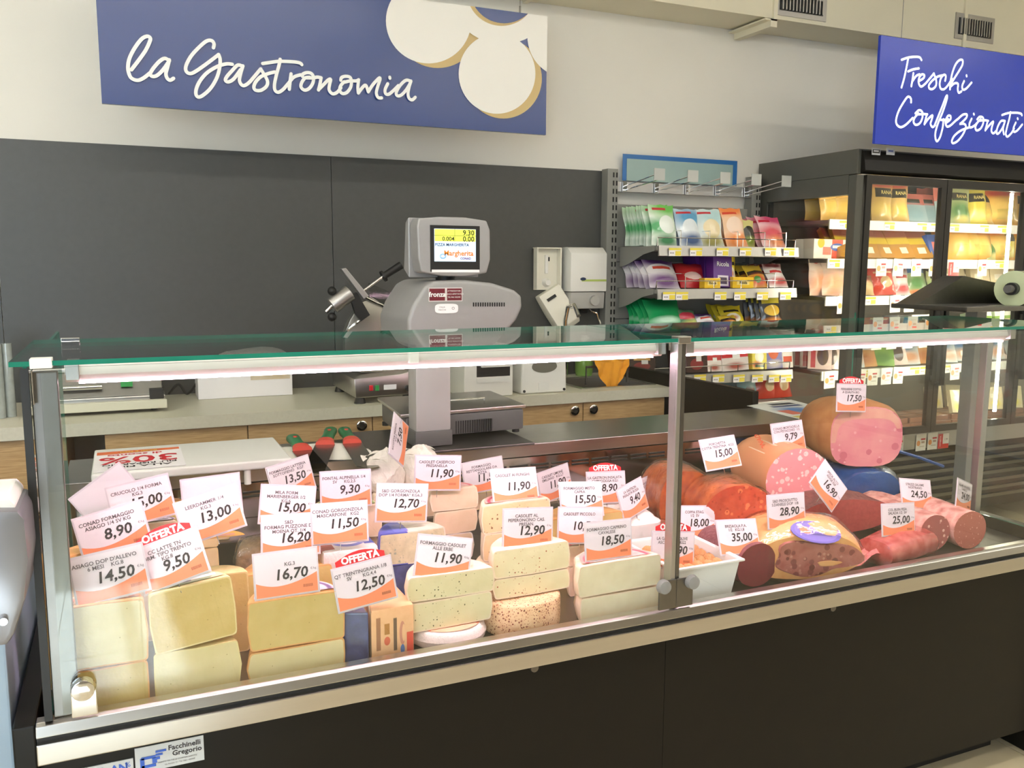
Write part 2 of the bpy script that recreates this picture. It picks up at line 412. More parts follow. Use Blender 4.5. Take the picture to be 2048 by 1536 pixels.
# ================================================================== SIGNS
NAVY = mat('sign_navy', '24407f', .24, noise=(2, .1), spec=.7); ROYAL = mat('sign_royal_blue', '1c3cc0', .26, noise=(2, .1), spec=.5)
GOLD = mat('sign_gold', 'cdb37b', .4, noise=(3, .1)); SIGNW = mat('sign_white', 'f0eee6', .35, noise=(3, .05))
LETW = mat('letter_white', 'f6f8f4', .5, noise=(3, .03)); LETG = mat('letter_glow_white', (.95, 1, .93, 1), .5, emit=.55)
def clip(poly, x0, x1, z0, z1):
    def cl(P, f, g):
        o = []
        for i in range(len(P)):
            a, b = P[i-1], P[i]; fa, fb = f(a), f(b)
            if fb >= 0:
                if fa < 0: o.append(g(a, b))
                o.append(b)
            elif fa >= 0: o.append(g(a, b))
        return o
    def lx(v): return lambda a, b: (v, a[1]+(b[1]-a[1])*(v-a[0])/(b[0]-a[0]))
    def lz(v): return lambda a, b: (a[0]+(b[0]-a[0])*(v-a[1])/(b[1]-a[1]), v)
    for f, g in ((lambda p: p[0]-x0, lx(x0)), (lambda p: x1-p[0], lx(x1)), (lambda p: p[1]-z0, lz(z0)), (lambda p: z1-p[1], lz(z1))):
        poly = cl(poly, f, g)
        if not poly: return []
    return poly
SY = 3.5
sx0 = PY(198, 104, SY).x; sx1 = PY(1093, 150, SY).x; sz0 = (PY(203, 208, SY).z+PY(1092, 269, SY).z)/2; sz1 = PY(1093, 33, SY).z
sg = thing('hanging_sign', 'wide navy hanging sign lettered la Gastronomia with white petals', 'sign', ((sx0+sx1)/2, SY, sz0))
part('board', B().box((sx0, SY, sz0), (sx1, SY+.015, sz1)), NAVY, sg, world=True)
def zpt(z, off, s, Y): return PY(off[0]+z[0]/s, off[1]+z[1]/s, Y)
O4, S4 = (750, 0), 5.486
def circ(c, rx, ry=None):
    ry = ry or rx; o = []
    for i in range(64):
        t = 2*PI*i/64; p = zpt((c[0]+rx*math.cos(t), c[1]+ry*math.sin(t)), O4, S4, SY); o.append((p.x, p.z))
    return clip(o, sx0, sx1, sz0, sz1)
lay = 0
for nm, c, rx, ry, m in (('petal_edge', (690, 279), 468, 468, GOLD), ('petal_edge', (2234, 450), 462, 462, GOLD), ('petal', (586, 229), 468, 468, SIGNW),
                        ('petal_edge', (1407, 862), 421, 440, GOLD), ('petal', (2130, 400), 462, 462, SIGNW), ('petal', (1335, 810), 421, 440, SIGNW),
                        ('petal', (1400, -115), 600, 600, SIGNW), ('flower_centre_edge', (1385, -95), 382, 382, GOLD), ('flower_centre', (1412, -115), 374, 374, NAVY)):
    P = circ(c, rx, ry); lay += 1
    if len(P) > 2: part(nm, B().poly([(q[0], SY-.0006*lay, q[1]) for q in reversed(P)]), m, sg, world=True, fix=False)
O1, O2, S1 = (240, 60), (540, 90), 6.606
GA = [('l', O1, [[(150,530),(250,400),(340,270),(395,150),(395,105),(350,90),(280,130),(190,250),(125,380),(105,490),(115,570),(150,640),(230,670),(310,640),(400,570)]]),
 ('a', O1, [[(650,410),(590,380),(520,420),(440,510),(400,580),(420,615),(480,610),(560,540),(640,430)], [(650,400),(625,500),(605,580),(620,640),(660,670),(705,645)]]),
 ('G', O1, [[(1232,240),(1240,190),(1215,150),(1160,145),(1090,190),(960,320),(890,430),(865,510),(880,560),(930,580),(1000,550),(1130,460),(1250,370),(1300,330)],
            [(1300,330),(1320,400),(1310,520),(1270,650),(1190,780),(1090,870),(1030,890),(1000,850),(1010,770),(1060,670),(1150,570),(1280,490),(1400,455),(1480,460)]]),
 ('a', O1, [[(1610,480),(1550,470),(1480,540),(1410,620),(1390,670),(1430,690),(1500,650),(1590,530)], [(1620,480),(1590,580),(1575,680),(1620,740),(1690,710),(1780,610),(1855,520)]]),
 ('s', O1, [[(1855,520),(1900,590),(1945,680),(1930,750),(1860,800),(1790,800),(1765,760),(1790,690),(1860,620),(1960,580),(2040,560)]]),
 ('t', O2, [[(-100,250),(0,235),(100,222),(200,222),(330,230),(395,245),(415,265)], [(130,195),(115,270),(80,400),(55,520),(60,600),(105,630),(170,590),(240,510),(310,430),(400,400)]]),
 ('r', O2, [[(275,385),(262,480),(250,590)]]),
 ('o', O2, [[(425,420),(430,390),(480,370),(540,380),(570,430),(560,510),(510,580),(450,600),(405,560),(415,500),(460,440),(520,430)], [(480,440),(560,440),(620,430),(670,440)]]),
 ('n', O2, [[(670,440),(655,520),(635,600)], [(640,590),(700,530),(760,470),(795,460),(780,530),(775,600),(820,650),(880,630),(930,570)]]),
 ('o', O2, [[(930,470),(940,435),(990,418),(1050,430),(1070,480),(1060,560),(1010,630),(950,645),(915,600),(930,540),(975,490)], [(985,495),(1050,480),(1130,480),(1165,465)]]),
 ('m', O2, [[(1165,465),(1155,560),(1160,640)], [(1160,640),(1220,560),(1260,540),(1290,625)], [(1290,625),(1350,530),(1430,445),(1445,460),(1415,550),(1395,640),(1420,700),(1465,705)]]),
 ('i', O2, [[(1550,515),(1515,590),(1520,645),(1560,655),(1620,610),(1690,540)], [(1575,430),(1575,446)]]),
 ('a', O2, [[(1850,480),(1790,470),(1720,530),(1665,620),(1670,670),(1720,670),(1790,600),(1850,500)], [(1855,480),(1830,560),(1815,650),(1830,710),(1870,730),(1910,695)]])]
for ch, off, strokes in GA:
    b = B()
    for k, st in enumerate(strokes): ribbon(b, [zpt(q, off, S1, SY) for q in st], .0125, SY-.0064-.0018*k)
    part('letter', b, LETW, sg, world=True)
for px_ in (420, 1040):
    p = PY(px_, 25, SY+.007); part('wire', B().cyl((p.x, SY+.007, sz1), (p.x, SY+.007, ZC), .0015, n=5).cyl((p.x, SY+.007, sz1), (p.x, SY+.007, sz1+.03), .004, n=6), STEELD, sg, world=True)
# second sign
TY = 3.08
fx0 = PY(1756, 178, TY).x; fx1 = fx0+1.55; fz0 = PY(1750, 287, TY).z; fz1 = PY(1762, 70, TY).z
s2 = thing('hanging_sign', 'royal blue hanging sign lettered Freschi Confezionati above the fridge', 'sign', ((fx0+fx1)/2, TY, fz0))
part('board', B().box((fx0, TY, fz0), (fx1, TY+.015, fz1)), ROYAL, s2, world=True)
O3, S3 = (1780, 100), 7.642
FR = [[[(175,150),(280,115),(390,105),(450,115),(475,155)], [(270,130),(245,260),(205,440),(165,575)], [(265,330),(340,300),(425,285)]],
 [[(355,355),(340,450),(320,555)], [(335,480),(390,400),(440,375)]],
 [[(450,470),(510,430),(520,385),(480,375),(440,430),(435,510),(470,560),(530,520),(600,440),(665,360)]],
 [[(665,360),(700,450),(700,540),(650,595),(600,590),(590,540),(640,470),(720,410),(790,390)]],
 [[(840,470),(850,400),(820,380),(775,430),(755,520),(770,590),(820,600),(880,540),(940,440)]],
 [[(915,600),(920,500),(950,350),(1000,220),(1060,155),(1105,160),(1100,230),(1050,320),(980,430),(920,530)], [(920,560),(980,510),(1030,520),(1025,600),(1040,655),(1080,635)]],
 [[(1130,475),(1100,550),(1110,605),(1160,590),(1240,500)], [(1162,390),(1160,405)]],
 [[(320,800),(315,740),(270,715),(210,790),(130,930),(90,1060),(100,1140),(160,1180),(240,1140),(340,1040)]],
 [[(385,970),(440,920),(490,950),(490,1040),(450,1120),(390,1145),(355,1100),(375,1030),(430,970)], [(430,985),(500,980),(560,985)]],
 [[(560,985),(540,1060),(520,1135)], [(520,1130),(580,1050),(640,1000),(630,1060),(610,1130),(640,1180),(680,1150)]],
 [[(680,1150),(740,1000),(800,850),(850,720),(870,700),(860,770),(800,950),(730,1120),(690,1260),(690,1350),(715,1395),(760,1330),(800,1180),(810,1060)], [(770,1070),(830,1070),(880,1060)]],
 [[(860,1110),(920,1060),(920,1010),(880,1010),(845,1090),(860,1165),(910,1160),(1000,1080),(1040,1050)]],
 [[(1040,1050),(1110,990),(1170,985),(1160,1040),(1080,1120),(1060,1130),(1130,1130),(1155,1180),(1110,1290),(1030,1390),(960,1425),(940,1390),(980,1310),(1080,1230),(1200,1185)]],
 [[(1245,1050),(1210,1130),(1220,1185),(1280,1160),(1330,1110)], [(1272,975),(1272,988)]],
 [[(1330,1060),(1370,1020),(1420,1040),(1420,1120),(1380,1200),(1320,1230),(1300,1180),(1330,1110),(1380,1060)], [(1370,1080),(1440,1075),(1490,1085)]],
 [[(1490,1085),(1470,1160),(1450,1230)], [(1450,1225),(1510,1150),(1570,1095),(1550,1170),(1540,1240),(1570,1275),(1620,1230)]],
 [[(1740,1080),(1690,1090),(1640,1180),(1625,1270),(1660,1270),(1720,1180),(1750,1090)], [(1750,1085),(1720,1200),(1730,1290)]],
 [[(1840,950),(1820,1050),(1785,1180),(1765,1280),(1790,1325),(1850,1270),(1890,1200)], [(1705,995),(1800,965),(1920,960),(1990,975),(2005,1000)]],
 [[(1920,1110),(1885,1190),(1890,1250),(1940,1230),(2015,1140)], [(1942,1045),(1942,1058)]]]
for strokes in FR:
    b = B()
    for k, st in enumerate(strokes): ribbon(b, [zpt(q, O3, S3, TY) for q in st], .0105, TY-.001-.0018*k)
    part('letter', b, LETG, s2, world=True)
for px_ in (1803,):
    p = PY(px_, 70, TY+.007)
    for dx in (0, 1.2): part('wire', B().cyl((p.x+dx, TY+.007, fz1), (p.x+dx, TY+.007, ZC), .0015, n=5), STEELD, s2, world=True)

# ================================================================== DELI DISPLAY CASE
FY, XL, XM, XR = 1.57, -.14, 1.10, 2.40
DECK, LEDGE, LY0, LY1, TOPZ, TGY = .655, .90, 2.41, 2.70, 1.295, 2.0
case = thing('display_case', 'long refrigerated deli display case with straight glass front and charcoal base', 'display case', (XM, 2.1, 0))
def cp(name, b, m, **kw): return part(name, b, m, case, world=True, **kw)
FP0, FP1 = XL-.03, XR+.02
cp('front_panel', B().box((FP0, FY+.03, .09), (XM-.0006, FY+.05, .60)), BLACKP)
cp('front_panel', B().box((XM+.0006, FY+.03, .09), (FP1, FY+.05, .60)), BLACKP)
cp('kick_plate', B().box((FP0+.06, FY+.12, .0), (FP1-.06, FY+.14, .088)), BLACK)
cp('body', B().box((FP0+.01, FY+.052, .09), (FP1-.01, LY1-.02, .60)), BLACKP)
cp('bumper_trim', B().prism([(FY-.012, .617), (FY+.02, .617), (FY+.02, .654), (FY-.012, .654)], 'x', FP0, FP1), STEEL, bevel=.002)
cp('shadow_gap', B().box((FP0, FY+.0, .654), (FP1, FY+.03, .662)), BLACK)
pr = [(FY-.008, .664), (FY+.03, .663), (FY+.03, .684), (FY+.005, .686), (FY-.004, .682)]
cp('sill_rail', B().prism(pr, 'x', FP0, FP1), STEEL, bevel=.0015, fix=True)
cp('inner_rail', B().box((FP0+.03, FY+.031, .64), (FP1-.03, FY+.036, .672)), ALU)
cp('deck', B().box((XL+.005, FY+.036, DECK-.03), (XR-.005, 2.40, DECK)), STEELD)
cp('deck_step', B().box((XL+.006, 2.02, DECK), (XM+.25, 2.20, .70)), STEELD, bevel=.003)
cp('deck_step', B().box((XL+.006, 2.2005, DECK), (XM+.25, 2.395, .765)), STEELD, bevel=.003)
# back: mirror-like steel sheet, air slots, worktop ledge
cp('back_panel', B().box((XL+.005, 2.398, DECK), (XR-.005, 2.406, .86)), mat('polished_steel', 'cfc6c4', .1, 1., noise=(20, .06)))
sl = B()
nx = 34
for r in range(2):
    for i in range(nx):
        xa = XL+.05+i*(XR-XL-.1)/nx; sl.box((xa, 2.3955, .832-.011*r), (xa+(XR-XL-.1)/nx*.84, 2.3979, .838-.011*r))
o = cp('air_slots', sl, BLACK); o['kind'] = 'stuff'
cp('ledge_front', B().box((XL-.02, LY0-.004, .862), (XR-.02, LY0+.02, LEDGE-.004)), STEEL)
cp('ledge', B().box((XL-.02, LY0-.006, LEDGE-.004), (XR-.02, LY1, LEDGE)), STEEL, bevel=.0015)
cp('ledge_support', B().box((XL+.0, LY0+.03, .60), (XR-.04, LY1-.04, .89)), STEELD)
# base end panels
cp('end_panel', B().box((FP0-.035, FY+.0, .0), (FP0-.001, LY1, .685)), BLACKP, bevel=.003)
cp('end_panel', B().box((FP1+.001, FY+.0, .0), (FP1+.035, LY1, .685)), BLACKP, bevel=.003)
# panes: faces order bottom, top, front, back, right, left
def pane(name, a, b, thin):
    e = {'y': (0, 1, 0, 0, 0, 0), 'z': (0, 0, 1, 1, 1, 1), 'x': (1, 1, 1, 1, 0, 0)}[thin]
    return cp(name, B().box(a, b, side=e), [GLASS, GEDGE])
pane('front_glass', (XL+.012, FY, .688), (XM-.014, FY+.006, TOPZ-.012), 'y')
pane('front_glass', (XM+.014, FY, .688), (XR-.012, FY+.006, TOPZ-.012), 'y')
pane('top_glass', (XL-.03, FY-.006, TOPZ-.008), (XM-.002, TGY, TOPZ), 'z')
pane('top_glass', (XM+.002, FY-.006, TOPZ-.008), (XR+.02, TGY, TOPZ), 'z')
for x in (XL-.012, XR+.006): pane('end_glass', (x, FY+.008, .688), (x+.006, 2.38, TOPZ-.01), 'x')
cp('end_glass_edge', B().box((XL-.016, FY-.001, .688), (XL-.004, FY+.007, TOPZ-.012)), BLACK)
# posts
def post(x, y, nm='post', wd=.012, m=ALU):
    cp(nm, B().box((x-wd, y, .686), (x-.001, y+.03, TOPZ-.01)), m, bevel=.0015)
    cp(nm, B().box((x+.001, y+.002, .686), (x+wd*.9, y+.03, TOPZ-.01)), STEELD, bevel=.0015)
cp('post', B().box((XL-.003, FY+.012, .686), (XL+.036, FY+.03, TOPZ-.02)), STEELD, bevel=.0015)
post(XM, FY-.001)
cp('post', B().box((XR-.02, 1.82, .686), (XR+.004, 1.845, TOPZ-.01)), ALU, bevel=.002)
# clamps on top and hinge knobs at the sill
for x in (XL+.015, XM, XR-.0):
    cp('top_clamp', B().box((x-.016, FY-.009, TOPZ-.012), (x+.016, FY+.02, TOPZ+.004)), WPL if x < 0 else STEEL, bevel=.0015)
for x in (XL+.02,): cp('rear_clamp', B().box((x-.0, TGY-.02, TOPZ-.012), (x+.035, TGY+.004, TOPZ+.004)), CHROME, bevel=.0015)
def hinge(x, sides):
    for s, dz_ in sides:
        cp('hinge_plate', B().box((x+min(0, s)*.045, FY-.006, .688), (x+max(0, s)*.045, FY-.0005, .755)), STEELD, bevel=.002)
        kx = x+s*.038
        k = cp('hinge_knob', B().cyl((kx, FY-.006, .745), (kx, FY-.02, .745), .017, .015, n=18), CHROME if x < 0 else GREYPL, smooth=True, bevel=.0015)
hinge(XM, ((-1, 0), (1, 0)))
hx = XL+.045
cp('hinge_plate', B().box((hx-.02, FY-.006, .688), (hx+.02, FY-.0005, .745)), CHROME, bevel=.002)
cp('hinge_knob', B().cyl((hx, FY-.006, .74), (hx, FY-.022, .74), .02, .018, n=18), CHROME, smooth=True, bevel=.0015)
cp('hinge_plate', B().box((XL+.0, FY-.005, 1.225), (XL+.002, FY+.03, 1.28)), CHROME)
# lamp housings under the glass top with pink strips
BEAM = mat('lamp_housing', 'd9d4d0', .35, .35, noise=(20, .08))
for a, b_ in ((XL+.045, XM-.02), (XM+.03, XR-.2)):
    pr = [(FY+.042, 1.284), (FY+.036, 1.266), (FY+.052, 1.252), (FY+.085, 1.252), (FY+.1, 1.284)]
    cp('lamp_housing', B().prism(pr, 'x', a, b_), BEAM, fix=True)
    cp('lamp_strip', B().prism([(FY+.052, 1.2492), (FY+.085, 1.2492), (FY+.085, 1.2518), (FY+.052, 1.2518)], 'x', a+.02, b_-.02), LEDP, fix=True)
    for x in (a+.002, b_-.022): cp('lamp_bracket', B().box((x, FY+.03, 1.258), (x+.02, FY+.1, 1.287)), ALU, bevel=.001)
cp('lamp_clip', B().box((.495, FY+.03, 1.262), (.515, FY+.05, 1.287)), WPL, bevel=.002)
# maker's plates on the base
PL = mat('plate_silver', 'c9cdcf', .35, .2, noise=(10, .05)); PLB = mat('plate_blue', '3a63c4', .4, noise=(10, .1))
q = PY(340, 1508, FY+.029)
s = cp('maker_plate', B().box((q.x-.058, FY+.0275, q.z-.024), (q.x+.058, FY+.0299, q.z+.024)), PL)
def on_case(nm, st, size, x, z, m, **kw): return text(nm, st, size, s, (x-case.location.x, FY+.0268-case.location.y, z-case.location.z), m, **kw)
on_case('lettering', 'Facchinelli', .0135, q.x+.025, q.z+.013, INK, bold=.0003)
on_case('lettering', 'Gregorio', .0135, q.x+.029, q.z+.001, INK, bold=.0003)
on_case('lettering', 'TRENTO VIA DELLE COMMERCIAZIONI', .0038, q.x+.012, q.z-.011, INK)
on_case('lettering', 'Via Fersina 13 / Tel. 0461 420060', .0038, q.x+.016, q.z-.017, INK)
lg = B()
for (xa, xb, za, zb_) in ((-.048, -.024, .0, .005), (-.050, -.043, -.016, .003), (-.03, -.022, -.010, .001), (-.048, -.024, -.016, -.011), (-.024, -.006, .009, .013), (-.024, -.012, .003, .007), (-.022, -.017, -.004, .001)):
    lg.box((q.x+xa, FY+.0264, q.z+za), (q.x+xb, FY+.0270, q.z+zb_))
lg.off(case.location); link('emblem', lg.mesh('emblem', PLB), s)
q2 = PY(220, 1540, FY+.029)
s = cp('maker_plate', B().box((q2.x-.045, FY+.0275, q2.z-.022), (q2.x+.038, FY+.0299, q2.z+.014)), PL)
on_case('lettering', 'ITAL AN', .02, q2.x-.008, q2.z, PLB, bold=.0006)
on_case('lettering', '%', .014, q2.x+.029, q2.z+.004, PLB)
for px_, py_ in ((1660, 1213), (1065, 1332)):
    p = PY(px_, py_, FY+.03); cp('bumper_stud', B().cyl((p.x, FY+.029, p.z), (p.x, FY+.018, p.z), .009, n=12), STEELD, smooth=True)

# ================================================================== CHEESE
NK = 5.0
def wheel_prof(R, h, rr, bul=0.):
    p = [(0, 0), (R-rr, 0)]
    for k in range(1, 4): a = -PI/2+PI/2*k/3; p.append((R-rr+rr*math.cos(a), rr+rr*math.sin(a)))
    if bul: p.append((R+bul, h/2))
    for k in range(0, 4): a = PI/2*k/3; p.append((R-rr+rr*math.cos(a), h-rr+rr*math.sin(a)))
    p.append((0, h)); return p
def wobble(b, amt, seed):
    rd = random.Random(seed); ph = [rd.uniform(0, 6) for _ in range(6)]
    b.v = [(x+amt*math.sin(z*90+ph[0]+y*40), y+amt*math.sin(x*70+ph[1]+z*50)*.5, z+amt*math.sin(x*50+ph[2]+y*60)) for x, y, z in b.v]; return b
P_YEL = specks('paste_yellow', 'd2b876', [(95, .085, '9a8448', .3), (40, .05, 'a8935a', .3)], noise=(5, .7, 'c4a95e'), bump=(40, .12), sss=.1)
P_PALE = specks('paste_pale', 'dfcf9e', [(80, .09, 'b7a470', .3), (35, .06, 'c2b07c', .3)], noise=(5, .7, 'd3c188'), bump=(40, .12), sss=.1)
P_WHITE = specks('paste_white', 'ece0c0', [(100, .07, 'c4b28c', .25)], noise=(5, .6, 'dccba2'), bump=(40, .1), sss=.1)
P_PINK = specks('paste_cream', 'edd3b4', [(100, .07, 'd0b08c', .25)], noise=(5, .6, 'dfbc94'), bump=(40, .1), sss=.1)
P_HERB = specks('paste_herbs', 'e6dab0', [(130, .2, '5f5a35', .2), (80, .12, '7d7846', .14), (220, .2, '8a8450', .2)], noise=(6, .5, 'd6c794'), bump=(40, .12), sss=.1)
P_CHILI = specks('paste_chili', 'e8dcb4', [(120, .2, 'a3502c', .16), (90, .12, '6f6a3a', .14), (220, .2, 'b06a40', .2)], noise=(6, .5, 'd8c898'), bump=(40, .12), sss=.1)
P_MUSH = specks('paste_mushroom', 'ebcf9f', [(75, .2, '8a6a44', .3), (140, .2, '5d4a33', .22)], noise=(6, .5, 'dbb986'), bump=(40, .12), sss=.1)
P_BLUE = specks('paste_blue_cheese', 'd6caa6', [(90, .25, '9aa08c', .25), (160, .25, 'b0ac94', .3)], noise=(8, .8, 'b0a888'), bump=(30, .3), sss=.1)
RIND_O = mat('rind_orange', 'e0a968', .5, noise=(14, .5, 'c98a4c'), bump=(60, .15))
RIND_Y = mat('rind_yellow', 'e2cf95', .5, noise=(14, .4, 'cdb878'), bump=(60, .15))
RIND_C = mat('rind_cream', 'f0dcc0', .55, noise=(14, .35, 'e0c09a'), bump=(50, .2))
RIND_B = mat('rind_brown', 'a3703f', .5, noise=(14, .5, '7d5230'), bump=(60, .2))
RIND_P = specks('rind_peppered', 'ecc79c', [(170, .34, '8f4a33', .4), (260, .3, 'a85f40', .5), (90, .12, '4a4420', .12)], noise=(12, .5, 'd99f74'), bump=(70, .4))
RIND_W = mat('rind_white_mould', 'efe2dc', .7, noise=(40, .3, 'e0c6bd'), bump=(90, .3))
LB_PURP = printed('label_purple', 'e6d3da', [('ell', .5, .1, .46, .8, '6a5a8a'), ('ell', .5, .1, .4, .7, 'ded0d8'), ('rect', .5, .3, .3, .06, '4a4058'), ('rect', .5, .5, .2, .05, '5a506a')], axes='XY')
LB_RED = printed('label_red', 'eab0a4', [('ell', .5, .0, .45, .85, 'd8506a'), ('ell', .5, .0, .4, .75, 'efc3bb'), ('rect', .5, .35, .25, .06, '8a3a3a')], axes='XY')
LB_GREEN = printed('label_green', 'e2d6b0', [('ell', .5, .0, .47, .95, '8fae5c'), ('ell', .5, .0, .38, .8, '3f9a4a'), ('ell', .5, .0, .3, .6, 'e8e0b8'), ('rect', .5, .4, .2, .07, '2f7a40')], axes='XY')
LB_YEL = printed('label_yellow_swiss', 'f2b23c', [('rect', .3, .55, .3, .03, '7a5a20'), ('rect', .3, .4, .25, .03, '7a5a20'), ('rect', .7, .3, .15, .1, 'e89a80'), ('ell', .5, .9, .3, .12, '6a9a50')], axes='XY')
LB_ORG = printed('label_rust', 'e59a72', [('ell', .5, .0, .44, .8, 'd8714f'), ('ell', .5, .0, .36, .66, 'efb896'), ('rect', .45, .4, .28, .06, '8a3c28')], axes='XY')
LB_GREY = printed('label_green_grey', 'dccfa8', [('ell', .45, .3, .4, .6, '8fa883'), ('rect', .6, .35, .3, .12, 'f2eeee'), ('rect', .55, .6, .3, .05, '6a7a66'), ('rect', .35, .2, .2, .05, '4a4a6a')], axes='XY')
CH = {}
def cheese(key, lab, x0, x1, yt, zb, Y, paste, rind, top=None, lbl=None, h=None, dep=1., rot=0., ang=(0, PI), rr=None, seed=0, bul=.003, cat='cheese', group=None, name='cheese_half_wheel'):
    ym = yt+25; a = PY(x0, ym, Y); c = PY(x1, ym, Y); wd = c.x-a.x
    if h is None: h = PY((x0+x1)/2, yt, Y).z-zb
    R = wd/2; rr = rr or min(.007, h*.2)
    b = B().lathe(wheel_prof(R-bul, h, rr, bul), 26, ang[0], ang[1], 0, 1, (.0026, R, h))
    b.v = [(x, y*dep, z) for x, y, z in b.v]
    wobble(b, .0012, seed+1)
    o = solo(name, b, [rind, paste], lab, cat, (a.x+R, Y, zb), (0, 0, rot), group, smooth=True, weld=True)
    if lbl:
        q = B(); pts = []
        for i in range(21):
            t = .08+(PI-.16)*i/20; pts.append((R*.84*math.cos(t), .004+R*.84*dep*math.sin(t), h+.0022))
        q.poly(pts); part('label', q, lbl, o)
    CH[key] = (o, zb+h, Y, a.x+R, R)
    return zb+h
def Z(px_, py_, Y): return PY(px_, py_, Y).z
t = cheese('A2', 'lower pale half wheel beneath the rust labelled Asiago cheese', 110, 300, 1336, DECK+.001, 1.625, P_YEL, RIND_O)
cheese('A1', 'pale cheese half wheel with orange rind and rust label under the 14,50 tag', 108, 295, 1207, t+.002, 1.625, P_PALE, RIND_O, lbl=LB_ORG, seed=3)
t = cheese('C2', 'lower pale cheese wedge beneath the tilted green labelled cheese', 305, 482, 1295, DECK+.001, 1.63, P_PALE, RIND_Y, seed=4)
cheese('C1', 'pale yellow cheese wedge with green and white label, tilted, under the 9,50 tag', 302, 478, 1170, t+.006, 1.63, P_YEL, RIND_Y, lbl=LB_GREY, seed=5)
CH['C1'][0].rotation_euler = (R_(-2), R_(-5), R_(4))
t = cheese('L', 'lower yellow half wheel beneath the purple labelled cheese', 494, 692, 1292, DECK+.001, 1.63, P_PALE, RIND_O, seed=6)
cheese('K', 'yellow cheese half wheel with brown rind and purple label under the 16,70 tag', 493, 690, 1193, t+.002, 1.63, P_YEL, RIND_O, lbl=LB_PURP, seed=7)
# hard grana wedge with printed rind
GRANA = printed('grana_rind', 'e9b98a', [('rect', .16, .55, .05, .3, 'a0704e'), ('rect', .36, .62, .06, .1, 'b07a3a'), ('ell', .36, .4, .07, .08, 'd86a4a'), ('rect', .55, .5, .04, .3, '6f5a48'), ('ell', .72, .5, .07, .22, 'c98a72'), ('ell', .75, .5, .04, .16, 'e9b98a'), ('ell', .72, .2, .05, .09, '5a7ab0'), ('rect', .9, .3, .08, .2, 'd8503c')], noise=(20, .3, 'd9a070'))
a = PY(742, 1270, 1.62); c = PY(830, 1270, 1.62); gz = Z(790, 1216, 1.62)
g = thing('hard_cheese_wedge', 'hard grana cheese wedge with stamped rind and navy foil side', 'cheese', ((a.x+c.x)/2, 1.62, DECK+.001))
wd = (c.x-a.x)/2; hh = gz-DECK
part('rind', B().prism([(-wd, 0), (wd, .004), (wd*.9, .16), (-wd*.3, .18)], 'z', 0, hh), GRANA, g, bevel=.006, smooth=True, fix=True)
part('foil_side', B().prism([(-wd-.05, .02), (-wd-.004, .002), (-wd-.004, .12), (-wd-.05, .12)], 'z', 0, hh*.97), mat('foil_navy', '2c3358', .25, noise=(4, .7, '5f6aa8'), bump=(10, .5), coat=.3), g, bevel=.003, fix=True)
t = cheese('T', 'round white rinded cheese with orange red label at the bottom of a stack', 825, 978, 1250, DECK+.001, 1.66, P_WHITE, RIND_W, lbl=None, seed=8, name='round_cheese', ang=(0, 2*PI), rr=.012)
o = CH['T'][0]; o.location.y = 1.612+CH['T'][4]*.85; o.scale = (1, .85, 1)
q = B().poly([(CH['T'][4]*.86*math.cos(i*PI/16), CH['T'][4]*.86*math.sin(i*PI/16), CH['T'][1]-DECK-.001+.0022) for i in range(32)]); part('label', q, LB_ORG, o)
t2 = cheese('S2', 'middle herb flecked pale cheese half wheel in the stack with the 11,90 herbs tag', 813, 985, 1196, t+.004, 1.645, P_HERB, RIND_C, seed=9)
cheese('S1', 'top herb flecked pale cheese half wheel holding the herbs price tag', 813, 990, 1146, t2+.002, 1.645, P_HERB, RIND_C, seed=10, dep=1.1)
t = cheese('V3', 'pepper crusted half wheel at the bottom of the chili cheese stack', 985, 1140, 1205, DECK+.001, 1.63, P_MUSH, RIND_P, seed=11, rot=PI, ang=(0, 2*PI), name='round_cheese')
o = CH['V3'][0]; o.location.y = 1.614+CH['V3'][4]*.8; o.scale = (1, .8, 1)
t2 = cheese('V2', 'middle chili flecked half wheel in the stack under the 12,90 tag', 986, 1140, 1149, t+.004, 1.665, P_CHILI, RIND_C, seed=12)
cheese('V1', 'top chili flecked half wheel holding the 12,90 tag', 985, 1140, 1093, t2+.002, 1.665, P_CHILI, RIND_C, seed=13, dep=1.1)
t = cheese('X2', 'lower white goat cheese half wheel with pink label beneath its twin', 1160, 1332, 1184, DECK+.001, 1.635, P_WHITE, RIND_C, lbl=LB_RED, seed=14)
cheese('X1', 'upper white goat cheese half wheel with pink label under the 18,50 tag', 1156, 1322, 1122, t+.003, 1.635, P_WHITE, RIND_C, lbl=LB_RED, seed=15)
# second row
t = cheese('B0', 'wide yellow wheel quarter lying under the 8,90 cheese', 112, 270, 1200, DECK+.001, 1.76, P_YEL, RIND_Y, seed=16)
cheese('B', 'large yellow rinded wheel half rounded at the side under the 8,90 tag', 112, 262, 1100, t+.002, 1.76, P_YEL, RIND_O, seed=17, rot=.5)
t = cheese('D0', 'lower holed cheese block hidden beneath the yellow labelled one', 366, 500, 1150, DECK+.001, 1.79, P_YEL, RIND_Y, seed=18)
t_d = t
t = cheese('J0', 'lower pale orange half wheel behind the purple labelled stack', 484, 668, 1190, DECK+.001, 1.795, P_YEL, RIND_O, seed=19)
cheese('J', 'tan half wheel with smooth orange top under the 16,20 tag', 482, 668, 1140, t+.002, 1.795, P_YEL, RIND_O, seed=20, dep=1.2)
t = cheese('P0', 'navy foil wrapped blue cheese piece beneath the one under the 12,70 tag', 757, 893, 1128, DECK+.001, 1.85, MATS['foil_navy'], MATS['foil_navy'], seed=21)
FOILB = printed('foil_blue_white', 'e6dcc8', [('rect', .2, .5, .22, .6, '4a55b8'), ('rect', .35, .4, .1, .3, '6a74c8'), ('rect', .7, .5, .2, .04, 'cfc6ae')], axes='XY', noise=(6, .4), bump=(10, .5), coat=.3)
